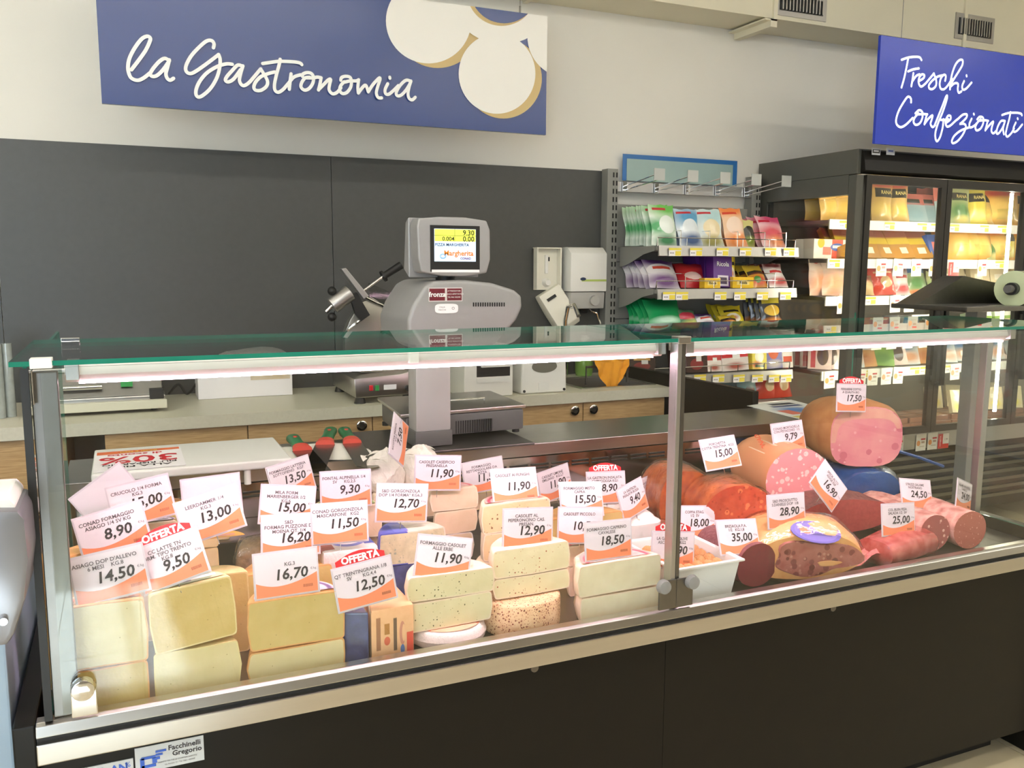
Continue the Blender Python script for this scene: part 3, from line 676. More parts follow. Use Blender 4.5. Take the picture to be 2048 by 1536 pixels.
cheese('P', 'grey veined blue cheese block in blue and white foil under the 12,70 tag', 757, 893, 1062, t+.002, 1.85, P_BLUE, FOILB, seed=22, rr=.004, dep=1.2)
t = cheese('O0', 'lower fontal half wheel under the green ringed one', 622, 758, 1078, .701, 2.03, P_PINK, RIND_C, seed=23)
cheese('O', 'pale half wheel with green ringed label under the 9,30 tag', 618, 762, 1012, t+.002, 2.03, P_PINK, RIND_C, lbl=LB_GREEN, seed=24, rot=-.25)
t = cheese('Q3', 'white rinded round with red label under the stacked pale casolet cheeses', 872, 948, 1068, .701, 2.03, P_PINK, RIND_W, lbl=None, seed=25, name='cheese_half_wheel')
t = cheese('Q2', 'lower pale pink casolet half wheel of the pair under the dairy 11,90 tag', 868, 955, 1021, t+.002, 2.03, P_PINK, RIND_C, seed=26)
cheese('Q1', 'upper pale pink casolet half wheel holding the dairy 11,90 tag', 860, 957, 977, t+.002, 2.03, P_PINK, RIND_C, lbl=LB_RED, seed=27)
t = cheese('U0', 'lowest mushroom speckled half wheel in its stack', 955, 1100, 1118, DECK+.001, 1.87, P_MUSH, RIND_C, seed=28)
t = cheese('U2', 'middle mushroom speckled half wheel in its stack', 965, 1098, 1062, t+.002, 1.87, P_MUSH, RIND_C, seed=29)
cheese('U1', 'top mushroom speckled half wheel holding the glossy 11,90 tag', 963, 1102, 1004, t+.002, 1.87, P_MUSH, RIND_C, lbl=LB_RED, seed=30)
t = cheese('W2', 'lower small cream casolet with red label behind the goat cheese', 1136, 1215, 1130, DECK+.001, 1.79, P_PINK, RIND_C, lbl=LB_RED, seed=31)
cheese('W1', 'upper small cream casolet under the 10,50 tag', 1134, 1212, 1090, t+.002, 1.79, P_PINK, RIND_C, lbl=LB_RED, seed=32)
t = cheese('Y2', 'lower yellow half wheel under the 15,50 tag', 1100, 1248, 1085, DECK+.001, 1.90, P_YEL, RIND_Y, seed=33)
cheese('Y1', 'upper yellow half wheel under the 15,50 tag', 1100, 1246, 1030, t+.002, 1.90, P_YEL, RIND_O, seed=34)
# row three, left
t = cheese('E0', 'lower pale ribbed cheese under the purple labelled one by the 15,00 tag', 270, 362, 1108, DECK+.001, 1.92, P_PINK, RIND_C, seed=35)
cheese('E', 'pale ribbed cheese with purple label under the left 15,00 tag', 272, 360, 1045, t+.002, 1.92, P_PINK, RIND_C, lbl=LB_PURP, seed=36)
t = cheese('F0', 'lower pale cheese under the faint green labelled one', 345, 440, 1100, DECK+.001, 1.95, P_PALE, RIND_Y, seed=37)
cheese('F', 'pale cheese with faint green ring label behind the holed cheese', 345, 438, 1038, t+.002, 1.95, P_PALE, RIND_Y, lbl=LB_GREEN, seed=38)
t = cheese('G0', 'brown rinded half wheel at the back left beneath the cutting board', 300, 372, 1003, .766, 2.23, P_YEL, RIND_B, seed=39)
for i, (xa, xb, yt, Y) in enumerate(((372, 460, 1000, 2.22), (640, 735, 990, 2.24), (925, 1010, 985, 2.22), (1050, 1140, 990, 2.22))):
    cheese('bk%d' % i, 'pale half wheel in the back row '+('below the cutting board, behind the blank tag back', 'behind the 9,30 tag', 'behind the 11,50 pizza cheese tag', 'behind the mushroom speckled stack')[i], xa, xb, yt, .766, Y, P_PINK, (RIND_Y, RIND_C)[i % 2], seed=40+i)
# brown wheel standing on edge in crinkled film
DARKW = mat('rind_dark_waxed', '8a6f50', .3, noise=(20, .6, '5c4632'), bump=(40, .4), coat=.3)
a = PY(515, 1045, 1.97); R = .082
b = B().lathe(wheel_prof(R, .06, .012), 26); b.xf(Matrix.Rotation(R_(80), 4, 'Y') @ Matrix.Translation((0, 0, -.03)))
o = solo('round_cheese', b, DARKW, 'dark brown cheese wheel standing on edge in crinkled film', 'cheese', (a.x+.01, 2.03, DECK+.084), (0, 0, R_(-25)), smooth=True, weld=True)
f = B().lathe(wheel_prof(R+.004, .07, .012), 22); f.xf(Matrix.Rotation(R_(80), 4, 'Y') @ Matrix.Translation((0, 0, -.035))); wobble(f, .002, 5)
part('film_wrap', f, FILM, o, smooth=True, weld=True)
# holed cheese with real holes
a = PY(362, 1110, 1.79); c = PY(500, 1110, 1.79); ht = Z(430, 1080, 1.79)-t_d-.002; R = (c.x-a.x)/2
b = B().lathe(wheel_prof(R-.002, ht, .01), 26, 0, PI, 0, 1); me = b.mesh('swiss', [mat('rind_swiss', 'eebf6a', .4, noise=(14, .3)), specks('paste_swiss', 'edd09a', [(50, .05, 'c9a86a', .1)], noise=(9, .3, 'e0bd80'), sss=.1)], True, weld=True)
o = tag(link('swiss_cheese', me, None, ((a.x+c.x)/2, 1.79, t_d+.002), (0, 0, R_(3))), 'yellow swiss style cheese with round holes and yellow label under the 13,00 tag', 'cheese')
hb = bmesh.new(); rd = random.Random(3)
for (u, v, r) in ((-.5, .18, .006), (-.34, .2, .007), (-.2, .22, .006), (-.05, .3, .0115), (.28, .45, .012), (.5, .7, .006), (.1, .75, .005), (.62, .3, .009), (.75, .82, .005), (-.62, .55, .004), (.02, .1, .006), (.85, .5, .007)):
    bmesh.ops.create_icosphere(hb, subdivisions=2, radius=r, matrix=Matrix.Translation((u*R, -r*.35, v*ht)))
hm = bpy.data.meshes.new('holes'); hb.to_mesh(hm); hb.free(); hm.materials.append(MATS['rind_swiss']); hm.materials.append(MATS['paste_swiss'])
hm.polygons.foreach_set('material_index', [1]*len(hm.polygons)); hm.polygons.foreach_set('use_smooth', [True]*len(hm.polygons))
ho = link('holes', hm); ho.matrix_world = o.matrix_basis
md = o.modifiers.new('holes', 'BOOLEAN'); md.object = ho; md.operation = 'DIFFERENCE'; md.solver = 'EXACT'
bpy.context.view_layer.update()
nm = bpy.data.meshes.new_from_object(o.evaluated_get(bpy.context.evaluated_depsgraph_get())); o.modifiers.clear(); o.data = nm; nm.name = 'swiss_cheese'
bpy.data.objects.remove(ho)
q = B(); q.poly([(R*.9*math.cos(.06+(PI-.12)*i/20), .003+R*.9*math.sin(.06+(PI-.12)*i/20), ht+.001) for i in range(21)]); part('label', q, LB_YEL, o)
# packaged mascarpone gorgonzola
PACK = printed('pack_blue_white', 'e9dcd6', [('ell', .55, .5, .34, .35, '6a74c0'), ('ell', .55, .5, .26, .24, 'e9dde4'), ('rect', .55, .85, .3, .06, 'd83a50'), ('rect', .12, .5, .12, .4, 'b0503c'), ('rect', .9, .5, .1, .3, '3a4ca0')], axes='XY', coat=.4, bump=(40, .4))
a = PY(645, 1110, 1.80); c = PY(757, 1110, 1.80); zt = Z(700, 1098, 1.80)
t = thing('cheese_pack', 'film wrapped white and blue cheese pack under the 11,50 tag', 'cheese', ((a.x+c.x)/2, 1.80, DECK+.001))
wd = (c.x-a.x)/2
part('lower_block', B().box((-wd*.95, 0, 0), (wd*.95, .13, zt-DECK-.045)), P_PINK, t, bevel=.004)
part('pack', B().box((-wd, -.004, zt-DECK-.044), (wd, .14, zt-DECK-.001)), PACK, t, bevel=.008, smooth=True)
text('lettering', 'CONAD', .017, t, (-.0, .085, zt-DECK+.0005), RED, rot=(R_(-90), 0, 0), bold=.0003)

# white cloth bundle and mozzarella style tubs
def blob(name, label, cat, loc, rad, m, jit=.12, seed=1, flat=.6, sub=3, rot=0, group=None, fine=0):
    bm = bmesh.new(); bmesh.ops.create_icosphere(bm, subdivisions=sub, radius=1)
    rd = random.Random(seed); ph = [(rd.uniform(1, 3.2), rd.uniform(1, 3.2), rd.uniform(1, 3.2), rd.uniform(0, 6)) for _ in range(6)]
    for v in bm.verts:
        p = v.co.copy(); j = sum(math.sin(a*p.x*2+b_*p.y*2+c_*p.z*2+d_) for a, b_, c_, d_ in ph)/6
        k = math.sin(p.x*11+p.z*7+seed)*math.sin(p.y*9-p.z*5)
        p *= 1+jit*j*2+fine*k; v.co = (p.x*rad[0], p.y*rad[1], max(p.z, -flat)*rad[2])
    zmin = min(v.co.z for v in bm.verts)
    for v in bm.verts: v.co.z -= zmin
    me = bpy.data.meshes.new(name); bm.to_mesh(me); bm.free(); me.materials.append(m)
    me.polygons.foreach_set('use_smooth', [True]*len(me.polygons))
    return tag(link(name, me, None, loc, (0, 0, rot)), label, cat, group)
CLOTH = mat('white_wrapping_paper', 'eae4d8', .75, noise=(20, .2, 'd6cfc0'), bump=(35, .5))
zb = .766
def bundle(lab, x, Y, z, rad, seed):
    bm = bmesh.new(); bmesh.ops.create_icosphere(bm, subdivisions=4, radius=1); rd = random.Random(seed)
    pl = [(Vector((rd.uniform(-1, 1), rd.uniform(-1, 1), rd.uniform(-.3, 1))).normalized(), rd.uniform(.72, .92)) for _ in range(22)]
    for v in bm.verts:
        p = v.co.copy()
        for n_, d_ in pl:
            k = p.dot(n_)
            if k > d_: p -= n_*(k-d_)*.9
        p *= 1+.03*math.sin(p.x*17+p.z*9+seed)*math.sin(p.y*13-p.z*11); v.co = (p.x*rad[0], p.y*rad[1], max(p.z, -.7)*rad[2])
    zm = min(v.co.z for v in bm.verts)
    for v in bm.verts: v.co.z -= zm
    me = bpy.data.meshes.new('wrapped_cheese'); bm.to_mesh(me); bm.free(); me.materials.append(CLOTH)
    me.polygons.foreach_set('use_smooth', [True]*len(me.polygons)); me.set_sharp_from_angle(angle=R_(14))
    o = tag(link('wrapped_cheese', me, None, (x, Y, z)), lab, 'cheese')
    for k in range(3):
        f = B(); a0 = rd.uniform(0, 6)
        for i in range(7):
            t_ = a0+i*.16; c_, q_ = math.cos(t_), math.sin(t_); w_ = .012*math.sin(PI*i/6)
            f.v += [(c_*rad[0]*.8, q_*rad[1]*.8, rad[2]*1.35), (c_*rad[0]*1.02, q_*rad[1]*1.02, rad[2]*1.25+w_)]
        for i in range(6): f.face((2*i, 2*i+1, 2*i+3, 2*i+2))
        part('paper_fold', f, CLOTH, o)
a = PY(782, 930, 2.2); zt = Z(782, 905, 2.2); c = PY(848, 930, 2.24)
zlow = .766
cheese('bk9', 'pale half wheel in the back row beneath the paper wrapped cheeses', 745, 895, 985, zlow, 2.215, P_PINK, RIND_C, seed=60, name='cheese_half_wheel')
zt0 = CH['bk9'][1]+.002
bundle('lumpy cheese wrapped in creased white paper holding the 7,50 tag', a.x, 2.27, zt0, (.062, .055, (zt-zt0)/1.7), 3)
bundle('cheese bundle in creased white paper next to the steel scale', c.x+.005, 2.29, zt0, (.066, .055, (Z(848, 893, 2.24)-zt0)/1.7), 8)
SALAD = specks('creamy_salad', 'efe3dc', [(45, .2, '3f3a30', .06), (60, .25, 'd8a98f', .25)], noise=(25, .4, 'dfc7bb'), bump=(40, .7))
for i, (x0, x1, yt, yb, Y, lab) in enumerate(((1190, 1262, 1000, 1050, 2.0, 'creamy vegetable salad heaped in a tub under the 8,90 offer tag'), (1252, 1335, 1028, 1075, 1.90, 'pink white creamy salad in a tub under the 9,40 tag'), (1275, 1345, 1000, 1040, 2.12, 'reddish antipasto in a tub under the 4,90 tag'))):
    a = PY(x0, yb, Y); c = PY(x1, yb, Y); zt = Z((x0+x1)/2, yt+14, Y); wd = (c.x-a.x)/2
    t = thing('salad_tub', lab, 'tub', ((a.x+c.x)/2, Y+.09, DECK+.001)); h = zt-DECK
    part('tub', B().loft([(0, wd*.9, .075, 0, 0, 4), (h*.9, wd, .085, 0, 0, 4)], 20, c0=0).xf(Matrix.Rotation(PI/2, 4, 'X') @ Matrix.Diagonal((1, 1, -1, 1))), WPL, t, fix=True, smooth=True)
    bm = B().loft([(0, wd*.96, .08, 0, 0, 3.5), (.012, wd*.85, .07, 0, 0, 3), (.028, wd*.5, .045, 0, 0, 2.5), (.034, wd*.1, .01, 0, 0, 2)], 20, c0=0, jit=.03, seed=i).xf(Matrix.Translation((0, 0, h*.9-.002)) @ Matrix.Rotation(PI/2, 4, 'X') @ Matrix.Diagonal((1, 1, -1, 1)))
    part('salad', bm, SALAD if i < 2 else mat('antipasto', 'd9907c', .4, noise=(30, .7, 'b05a44'), bump=(40, .6)), t, fix=True, smooth=True)
# tray of breaded olives
p = PY(1352, 1210, 1.62); c = PY(1480, 1200, 1.62)
t = thing('olive_tray', 'white plastic tray of fried stuffed olives beside the steel post', 'tray', ((p.x+c.x)/2+.0, 1.625, DECK+.001))
hw = (c.x-p.x)/2-.0; L = .22; hz = .098
tb = B()
def ring(x, y0, y1, z): return [(-x, y0, z), (x, y0, z), (x, y1, z), (-x, y1, z)]
rs = [ring(hw-.014, .014, L-.014, 0), ring(hw, 0, L, hz), ring(hw+.008, -.008, L+.008, hz), ring(hw+.008, -.008, L+.008, hz-.006), ]
inner = [ring(hw-.004, .004, L-.004, hz-.001), ring(hw-.018, .018, L-.018, .005)]
tb.poly(list(reversed(rs[0])))
for r1, r2 in ((rs[0], rs[1]), (rs[1], rs[3]), (rs[3], rs[2]), (rs[2], inner[0]), (inner[0], inner[1])):
    for i in range(4): tb.poly([r1[i], r1[(i+1) % 4], r2[(i+1) % 4], r2[i]])
tb.poly(inner[1])
part('tray', tb, WPL, t, weld=True, bevel=.0015)
OLIVE = mat('breaded_crust', 'd79a63', .7, noise=(60, .5, 'b97840'), bump=(150, .5))
bm = bmesh.new(); bmesh.ops.create_icosphere(bm, subdivisions=2, radius=.017)
for v in bm.verts: v.co.x *= 1.2
om = bpy.data.meshes.new('stuffed_olive'); bm.to_mesh(om); bm.free(); om.materials.append(OLIVE); om.polygons.foreach_set('use_smooth', [True]*len(om.polygons))
rd = random.Random(5); n = 0
for lz in range(2):
    for i in range(5):
        for j in range(5):
            x = -hw+.036+i*(2*hw-.072)/4+rd.uniform(-.004, .004); y = .038+j*.036+rd.uniform(-.003, .003)
            if lz == 0 and n % 2: n += 1; continue
            o = tag(link('stuffed_olive', om, None, (t.location.x+x, t.location.y+y, DECK+.045+lz*.026+rd.uniform(0, .006)), (rd.uniform(0, 3), rd.uniform(0, 3), rd.uniform(0, 3))), 'golden breaded stuffed olive lying in the white tray', 'olive', 'fried olives in the white tray'); n += 1

# ================================================================== MEATS
def lump(name, label, cat, x, y, z, secs, mats, rot, jit=.02, seed=1, n=26, wrap=None, group=None, tilt=0):
    b = B().loft(secs, n, 0, 1, 0, jit, seed)
    o = solo(name, b, mats, label, cat, (x, y, z), (tilt, 0, rot), group, smooth=True, fix=True)
    if wrap:
        s2_ = [(yy, rx*1.03+.003, rz*1.03+.003, cx, cz, p_) for yy, rx, rz, cx, cz, p_ in secs]
        s2_[0] = (secs[0][0]-.006,)+s2_[0][1:]
        part('film_wrap', B().loft(s2_, n, 0, 0, 0, jit*1.3, seed), wrap, o, smooth=True, fix=True)
    return o
def rsec(L, rx, rz, p=2.2, tail=.5, n=7):
    o = [(0, rx, rz, 0, rz, p)]
    for i in range(1, n+1):
        t = i/n; k = 1 if t < .7 else math.sqrt(max(0, 1-((t-.7)/.3)**2*(1-tail*tail)))
        o.append((L*t, rx*k, rz*k, 0, rz, p))
    return o
ROAST_S = mat('roast_skin', 'd0703c', .3, noise=(5, 1., '9a3a22'), bump=(10, .5), coat=.4)
ROAST_F = specks('roast_cut', 'c65238', [(50, .35, 'd87a50', .4), (90, .3, 'a03424', .4)], noise=(6, 1., 'a8382a'), bump=(10, .4), rough=.3)
MORT_S = mat('mortadella_skin', 'e6a274', .4, noise=(2, .4, 'dc8a5c'))
MORT_F = specks('mortadella_cut', 'd98f90', [(48, .36, 'e6c2ba', .6), (75, .3, 'eccac2', .3), (120, .16, 'bf7474', .25)], noise=(6, .4, 'cf8082'), sss=.1)
HAM_S = mat('ham_skin', 'cf9560', .4, noise=(3, .8, 'b06c3c'), bump=(6, .3))
HAM_F = specks('ham_cut', 'd4848c', [(22, .3, 'c26c78', .45), (45, .2, 'e0a8a8', .35)], noise=(2.5, .9, 'e0a49c'), sss=.1, rough=.35, bump=(12, .2))
BLUEW = mat('blue_wrap', '1c4a86', .2, noise=(8, .4, '123462'), coat=.5, bump=(18, .5))
DRYM = mat('dry_meat_crust', '6e3f38', .5, noise=(20, .7, '47272a'), bump=(40, .6))
DRYC = mat('dry_meat_cut', 'a34a46', .35, noise=(20, .5, '7a2f30'))
BRES_S = mat('bresaola_skin', '6a3038', .4, noise=(25, .6, '8f5a60'), bump=(60, .4))
BRES_F = mat('bresaola_cut', '7a2430', .3, noise=(20, .4, '5a1822'))
SAL_S = mat('salami_skin', 'd6aa9a', .6, noise=(8, 1., 'a8685c'), bump=(14, .5))
SAL_F = specks('salami_cut', 'b56a5a', [(140, .25, 'd9a08f', .35)], noise=(40, .3, '9a5046'))
SAL_F2 = specks('salami_coarse_cut', 'a8605a', [(70, .3, 'e2b8a8', .45)], noise=(40, .3, '8a4644'))
REDP = mat('red_meat', '9c3634', .25, noise=(6, 1., 'c06a60'), coat=.6, bump=(8, .5))
PR_S = mat('prosciutto_fat', 'e8b070', .4, noise=(8, .5, 'd99550'), bump=(20, .2))
def at(x, y, Y): return PY(x, y, Y)
zb = DECK+.001
a = at(1478, 1000, 1.84)
lump('roast_ham', 'orange red roast ham in clear film with red cut end', 'ham', a.x, 1.84, zb+.035, rsec(.2, .098, .088, 2.2), [ROAST_S, ROAST_F], R_(-12), .02, 2, wrap=FILM)
a = at(1385, 990, 1.98)
lump('roast_ham', 'orange roast ham half hidden behind the steel post', 'ham', a.x, 2.0, zb+.03, rsec(.2, .088, .095, 2.2), [ROAST_S, ROAST_S], R_(-10), .02, 3, wrap=FILM)
a = at(1602, 945, 1.92)
mo = lump('mortadella', 'large pink mortadella with pale orange casing under the 9,79 tag', 'mortadella', a.x, 1.93, zb+.075, rsec(.3, .103, .098, 2.05, .3), [MORT_S, MORT_F], R_(-12), .004, 4)
lb = part('label', B().poly([(-.1045*math.cos(t), .12+.05*s, .098+.0985*math.sin(t)) for t, s in ((R_(45), -1), (R_(70), -1), (R_(95), -1), (R_(95), 1), (R_(70), 1), (R_(45), 1))]), mat('pale_print', 'f3d2b0', .4, noise=(8, .1)), mo)
text('lettering', 'CONAD', .024, mo, (-.055, .12, .1875), mat('red_print', 'd85a3c', .5, noise=(9, .1)), rot=(R_(-90), R_(-28), R_(90)), bold=.0004)
a = at(1705, 880, 2.08)
hamz = Z(1720, 932, 2.08)
lump('blue_wrapped_ham', 'ham tightly wrapped in glossy dark blue plastic beneath the cooked ham', 'ham', at(1735, 960, 2.06).x, 2.04, zb, [(-.02, .02, .02, 0, .08, 2), (0, .1, .062, 0, .08, 2), (.06, .13, .078, 0, .08, 2.1), (.16, .13, .08, 0, .08, 2.1), (.24, .09, .06, 0, .08, 2), (.27, .02, .02, 0, .08, 2)], [BLUEW, BLUEW], R_(-15), .012, 6)
hm_ = lump('cooked_ham', 'whole cooked ham with pink cut face and tan rind under the 17,50 offer tag', 'ham', at(1722, 885, 2.08).x, 2.06, hamz, [(0, .118, .098, 0, .1, 2.9), (.03, .128, .106, -.004, .105, 2.8), (.12, .13, .11, -.01, .105, 2.6), (.22, .12, .1, -.02, .1, 2.4), (.29, .08, .07, -.03, .09, 2.2), (.32, .02, .02, -.03, .09, 2)], [HAM_S, HAM_F], R_(-22), .008, 7)
def se(t_, rx, rz): c_, q_ = math.cos(t_), math.sin(t_); return (rx*math.copysign(abs(c_)**(2/2.9), c_), -.0012, .1+rz*math.copysign(abs(q_)**(2/2.9), q_))
oc = [se(R_(10+i*16), .114, .094) for i in range(12)]; ic = [se(R_(10+i*16), .1-.02*math.sin(PI*i/11), .088-.028*math.sin(PI*i/11)) for i in range(12)]
fb2 = B(); fb2.v = oc+ic
for i in range(11): fb2.face((i+1, i, 12+i, 13+i))
part('fat_layer', fb2, mat('ham_fat', 'dcae96', .35, noise=(4, .7, 'd08c80')), hm_)
a = at(1690, 1050, 1.84)
lump('cured_meat', 'dark brown dried cured meat with deep red cut in the middle of the meats', 'cured meat', a.x, 1.84, zb+.03, [(0, .15, .05, 0, .05, 2.4), (.04, .15, .062, -.02, .055, 2.3), (.1, .13, .06, -.04, .055, 2.2), (.15, .08, .04, -.06, .045, 2), (.17, .02, .01, -.06, .04, 2)], [DRYM, DRYC], R_(-8), .03, 8)
# cured ham with fat, cut face and purple label
PFACE = specks('prosciutto_cut', 'a2524a', [(45, .38, '85403c', .5), (80, .3, 'c08678', .3), (30, .25, '6e3028', .3)], noise=(6, 1., 'b8746a'), bump=(10, .4), rough=.3)
a = at(1618, 1150, 1.64)
pro = lump('prosciutto', 'boned cured ham with pale fat edge and purple label under the 28,90 tag', 'ham', a.x, 1.645, zb, [(0, .145, .058, 0, .062, 2.3), (.025, .155, .07, 0, .072, 2.3), (.08, .15, .078, -.01, .08, 2.2), (.15, .12, .065, -.02, .075, 2.2), (.2, .05, .03, -.03, .06, 2)], [PR_S, PR_S], R_(-14), .03, 9, wrap=FILM)
part('cut_face', B().loft([(-.004, .112, .044, .02, .06, 2.2), (.0, .114, .046, .02, .06, 2.2)], 34, 0, 0, 0, .13, 3), PFACE, pro, smooth=True, fix=True)
part('fat_streak', B().loft([(-.0055, .03, .006, .055, .045, 2), (-.004, .032, .008, .055, .045, 2)], 16, 0, 0, 0, .1, 4), PR_S, pro, fix=True)
LBO = printed('label_violet', '5a52a8', [('ell', .5, .5, .42, .42, '6f66b8'), ('ell', .3, .55, .12, .16, 'c98a5a'), ('rect', .6, .6, .25, .06, 'b0a8dc'), ('rect', .6, .4, .2, .05, '4a4290')], coat=.05, rough=.5)
part('label', B().prism([(.02+.07*math.cos(t*PI/10), .034*math.sin(t*PI/10)) for t in range(20)], 'y', -.0015, 0), LBO, pro, loc=(0, .006, .128), rot=(R_(-52), R_(8), 0), fix=True)
a = at(1518, 1118, 1.66)
lump('bresaola', 'dark purple red bresaola log with round cut end under the 35,00 tag', 'cured meat', a.x, 1.665, zb, rsec(.24, .062, .055, 2.1), [BRES_S, BRES_F], R_(2), .015, 10)
a = at(1390, 1060, 1.84)
lump('coppa', 'marbled red coppa piece behind the white olive tray', 'cured meat', a.x, 1.86, zb, rsec(.16, .07, .05, 2.2), [mat('coppa_skin', '8f4a40', .4, noise=(30, .8, 'c99080'), bump=(40, .4)), ROAST_F], R_(20), .03, 11, wrap=FILM)
# vacuum packed red meat
a = at(1790, 1110, 1.68)
t = thing('vacuum_pack', 'vacuum packed long red meat with clear flattened film end under the 25,00 tag', 'cured meat', (a.x, 1.68, zb), (0, 0, R_(-2)))
part('meat', B().loft([(-.1, .03, .01, 0, .03, 2), (-.085, .055, .033, 0, .035, 2.4), (0, .062, .04, 0, .042, 2.5), (.1, .058, .038, 0, .04, 2.5), (.15, .03, .02, 0, .03, 2)], 22, 0, 0, 0, .02, 12).xf(Matrix.Rotation(R_(-82), 4, 'Z')), [REDP], t, smooth=True, fix=True)
fb = B(); nx_, ny_ = 8, 5
for i in range(nx_+1):
    for j in range(ny_+1):
        u, v = i/nx_, j/ny_; fb.v.append((-.09-.14*u, (v-.5)*(.08+.05*u)+.02*u, .04-.03*u+.008*math.sin(9*u+5*v)+.006*math.sin(13*v)))
for i in range(nx_):
    for j in range(ny_): k = i*(ny_+1)+j; fb.face((k, k+1, k+ny_+2, k+ny_+1))
part('film_end', fb, mat('pink_film', 'c96a66', .15, noise=(20, .4, 'e0a8a0'), coat=.6), t, smooth=True)
for i, (px_, py_, Y, rz_, fm, lab) in enumerate(((1938, 1088, 1.665, .054, SAL_F, 'thick salami with fine grained cut end at the end of the case'), (1868, 1092, 1.69, .052, SAL_F2, 'coarse fat flecked salami with cut end beside the thick one'), (1835, 1060, 1.83, .045, SAL_F, 'slim salami lying behind under the 24,50 tag'))):
    a = at(px_, py_, Y)
    lump('salami', lab, 'salami', a.x, Y+.0, zb, rsec(.3 if i < 2 else .22, rz_*1.04, rz_, 2.05, .5), [SAL_S, fm], R_(-8+4*i), .006, 20+i)

# ================================================================== PRICE TAGS
NK = 1.0
TW, TH = .117, .082
TAGW = mat('tag_card', 'dcd5d8', .45, noise=(8, .04))
card_m = B().box((-TW/2, -.0006, -TH/2), (TW/2, .0006, TH/2)).mesh('card', TAGW)
slv = B().box((-TW/2-.003, .0008, -TH/2-.003), (TW/2+.003, .0018, TH/2+.004)).mesh('sleeve', SLEEVE)
bd = [(-TW/2+.001, -TH/2+.001), (TW/2-.001, -TH/2+.001)]
for i in range(13): u = 1-i/12; bd.append((-TW/2+.001+(TW-.002)*u, -TH/2+.019+(.019*((u-.36)/.64)**1.8 if u > .36 else .010*((.36-u)/.36)**2)))
band_m = B().poly([(x, -.0009, z) for x, z in bd]).mesh('orange_band', ORANGE)
bar_m = B()
for i in range(9): bar_m.box((.030+i*.0021, -.0013, -.030), (.0311+i*.0021, -.001, -.0245))
bar_m = bar_m.mesh('barcode', mat('brown_print', '9a5a3c', .5, noise=(9, .1)))
pin_m = B().cyl((0, .0025, -TH/2+.004), (0, .0025, -TH/2-.02), .0016, .0006, n=6).mesh('pin', CHROME)
fp = [(-.05, TH/2-.006), (.05, TH/2-.006), (.05, TH/2+.014)] + [(.05-.1*i/8, TH/2+.014+.013*math.sin(PI*i/8)) for i in range(1, 8)] + [(-.05, TH/2+.014)]
flag_m = B().prism(fp, 'y', .002, .003).mesh('offer_flag', RED)
def price_tag(cx, cy, ang, Y, price, lines, label, offer=False, yaw=0., tilt=10., blank=False, sc=1.):
    p = PY(cx, cy, Y)
    nat = math.degrees(math.atan2(cy-548, 4995-cx))          # slope that level edges have here
    roll = ang-nat
    M = Matrix.Rotation(R_(yaw), 4, 'Z') @ Matrix.Rotation(R_(-tilt), 4, 'X') @ Matrix.Rotation(R_(-roll), 4, 'Y')
    t = thing('price_tag', label, 'price tag', p, M.to_euler())
    t.scale = (sc, sc, sc)
    link('card', card_m, t); link('sleeve', slv, t); link('pin', pin_m, t)
    if blank: return t
    link('orange_band', band_m, t)
    if len(price) > 3: link('barcode', bar_m, t)
    zz = .027
    for s in lines:
        if s: text('product_text', s, .0098, t, (-.004, -.0011, zz), GREYINK, bold=.00018)
        zz -= .0092
    text('price_text', price, .028, t, (.008, -.0012, -.0015 if len(lines) < 3 else -.006), INK, shear=.14, bold=.0006, sx=1.02)
    text('unit_text', '\u20ac/kg', .006, t, (.051, -.0011, .004), GREYINK)
    if offer:
        f = link('offer_flag', flag_m, t)
        text('offer_text', 'OFFERTA', .0195, f, (0, .0012, TH/2+.0125), LETW, bold=.0008, sx=.95)
    return t
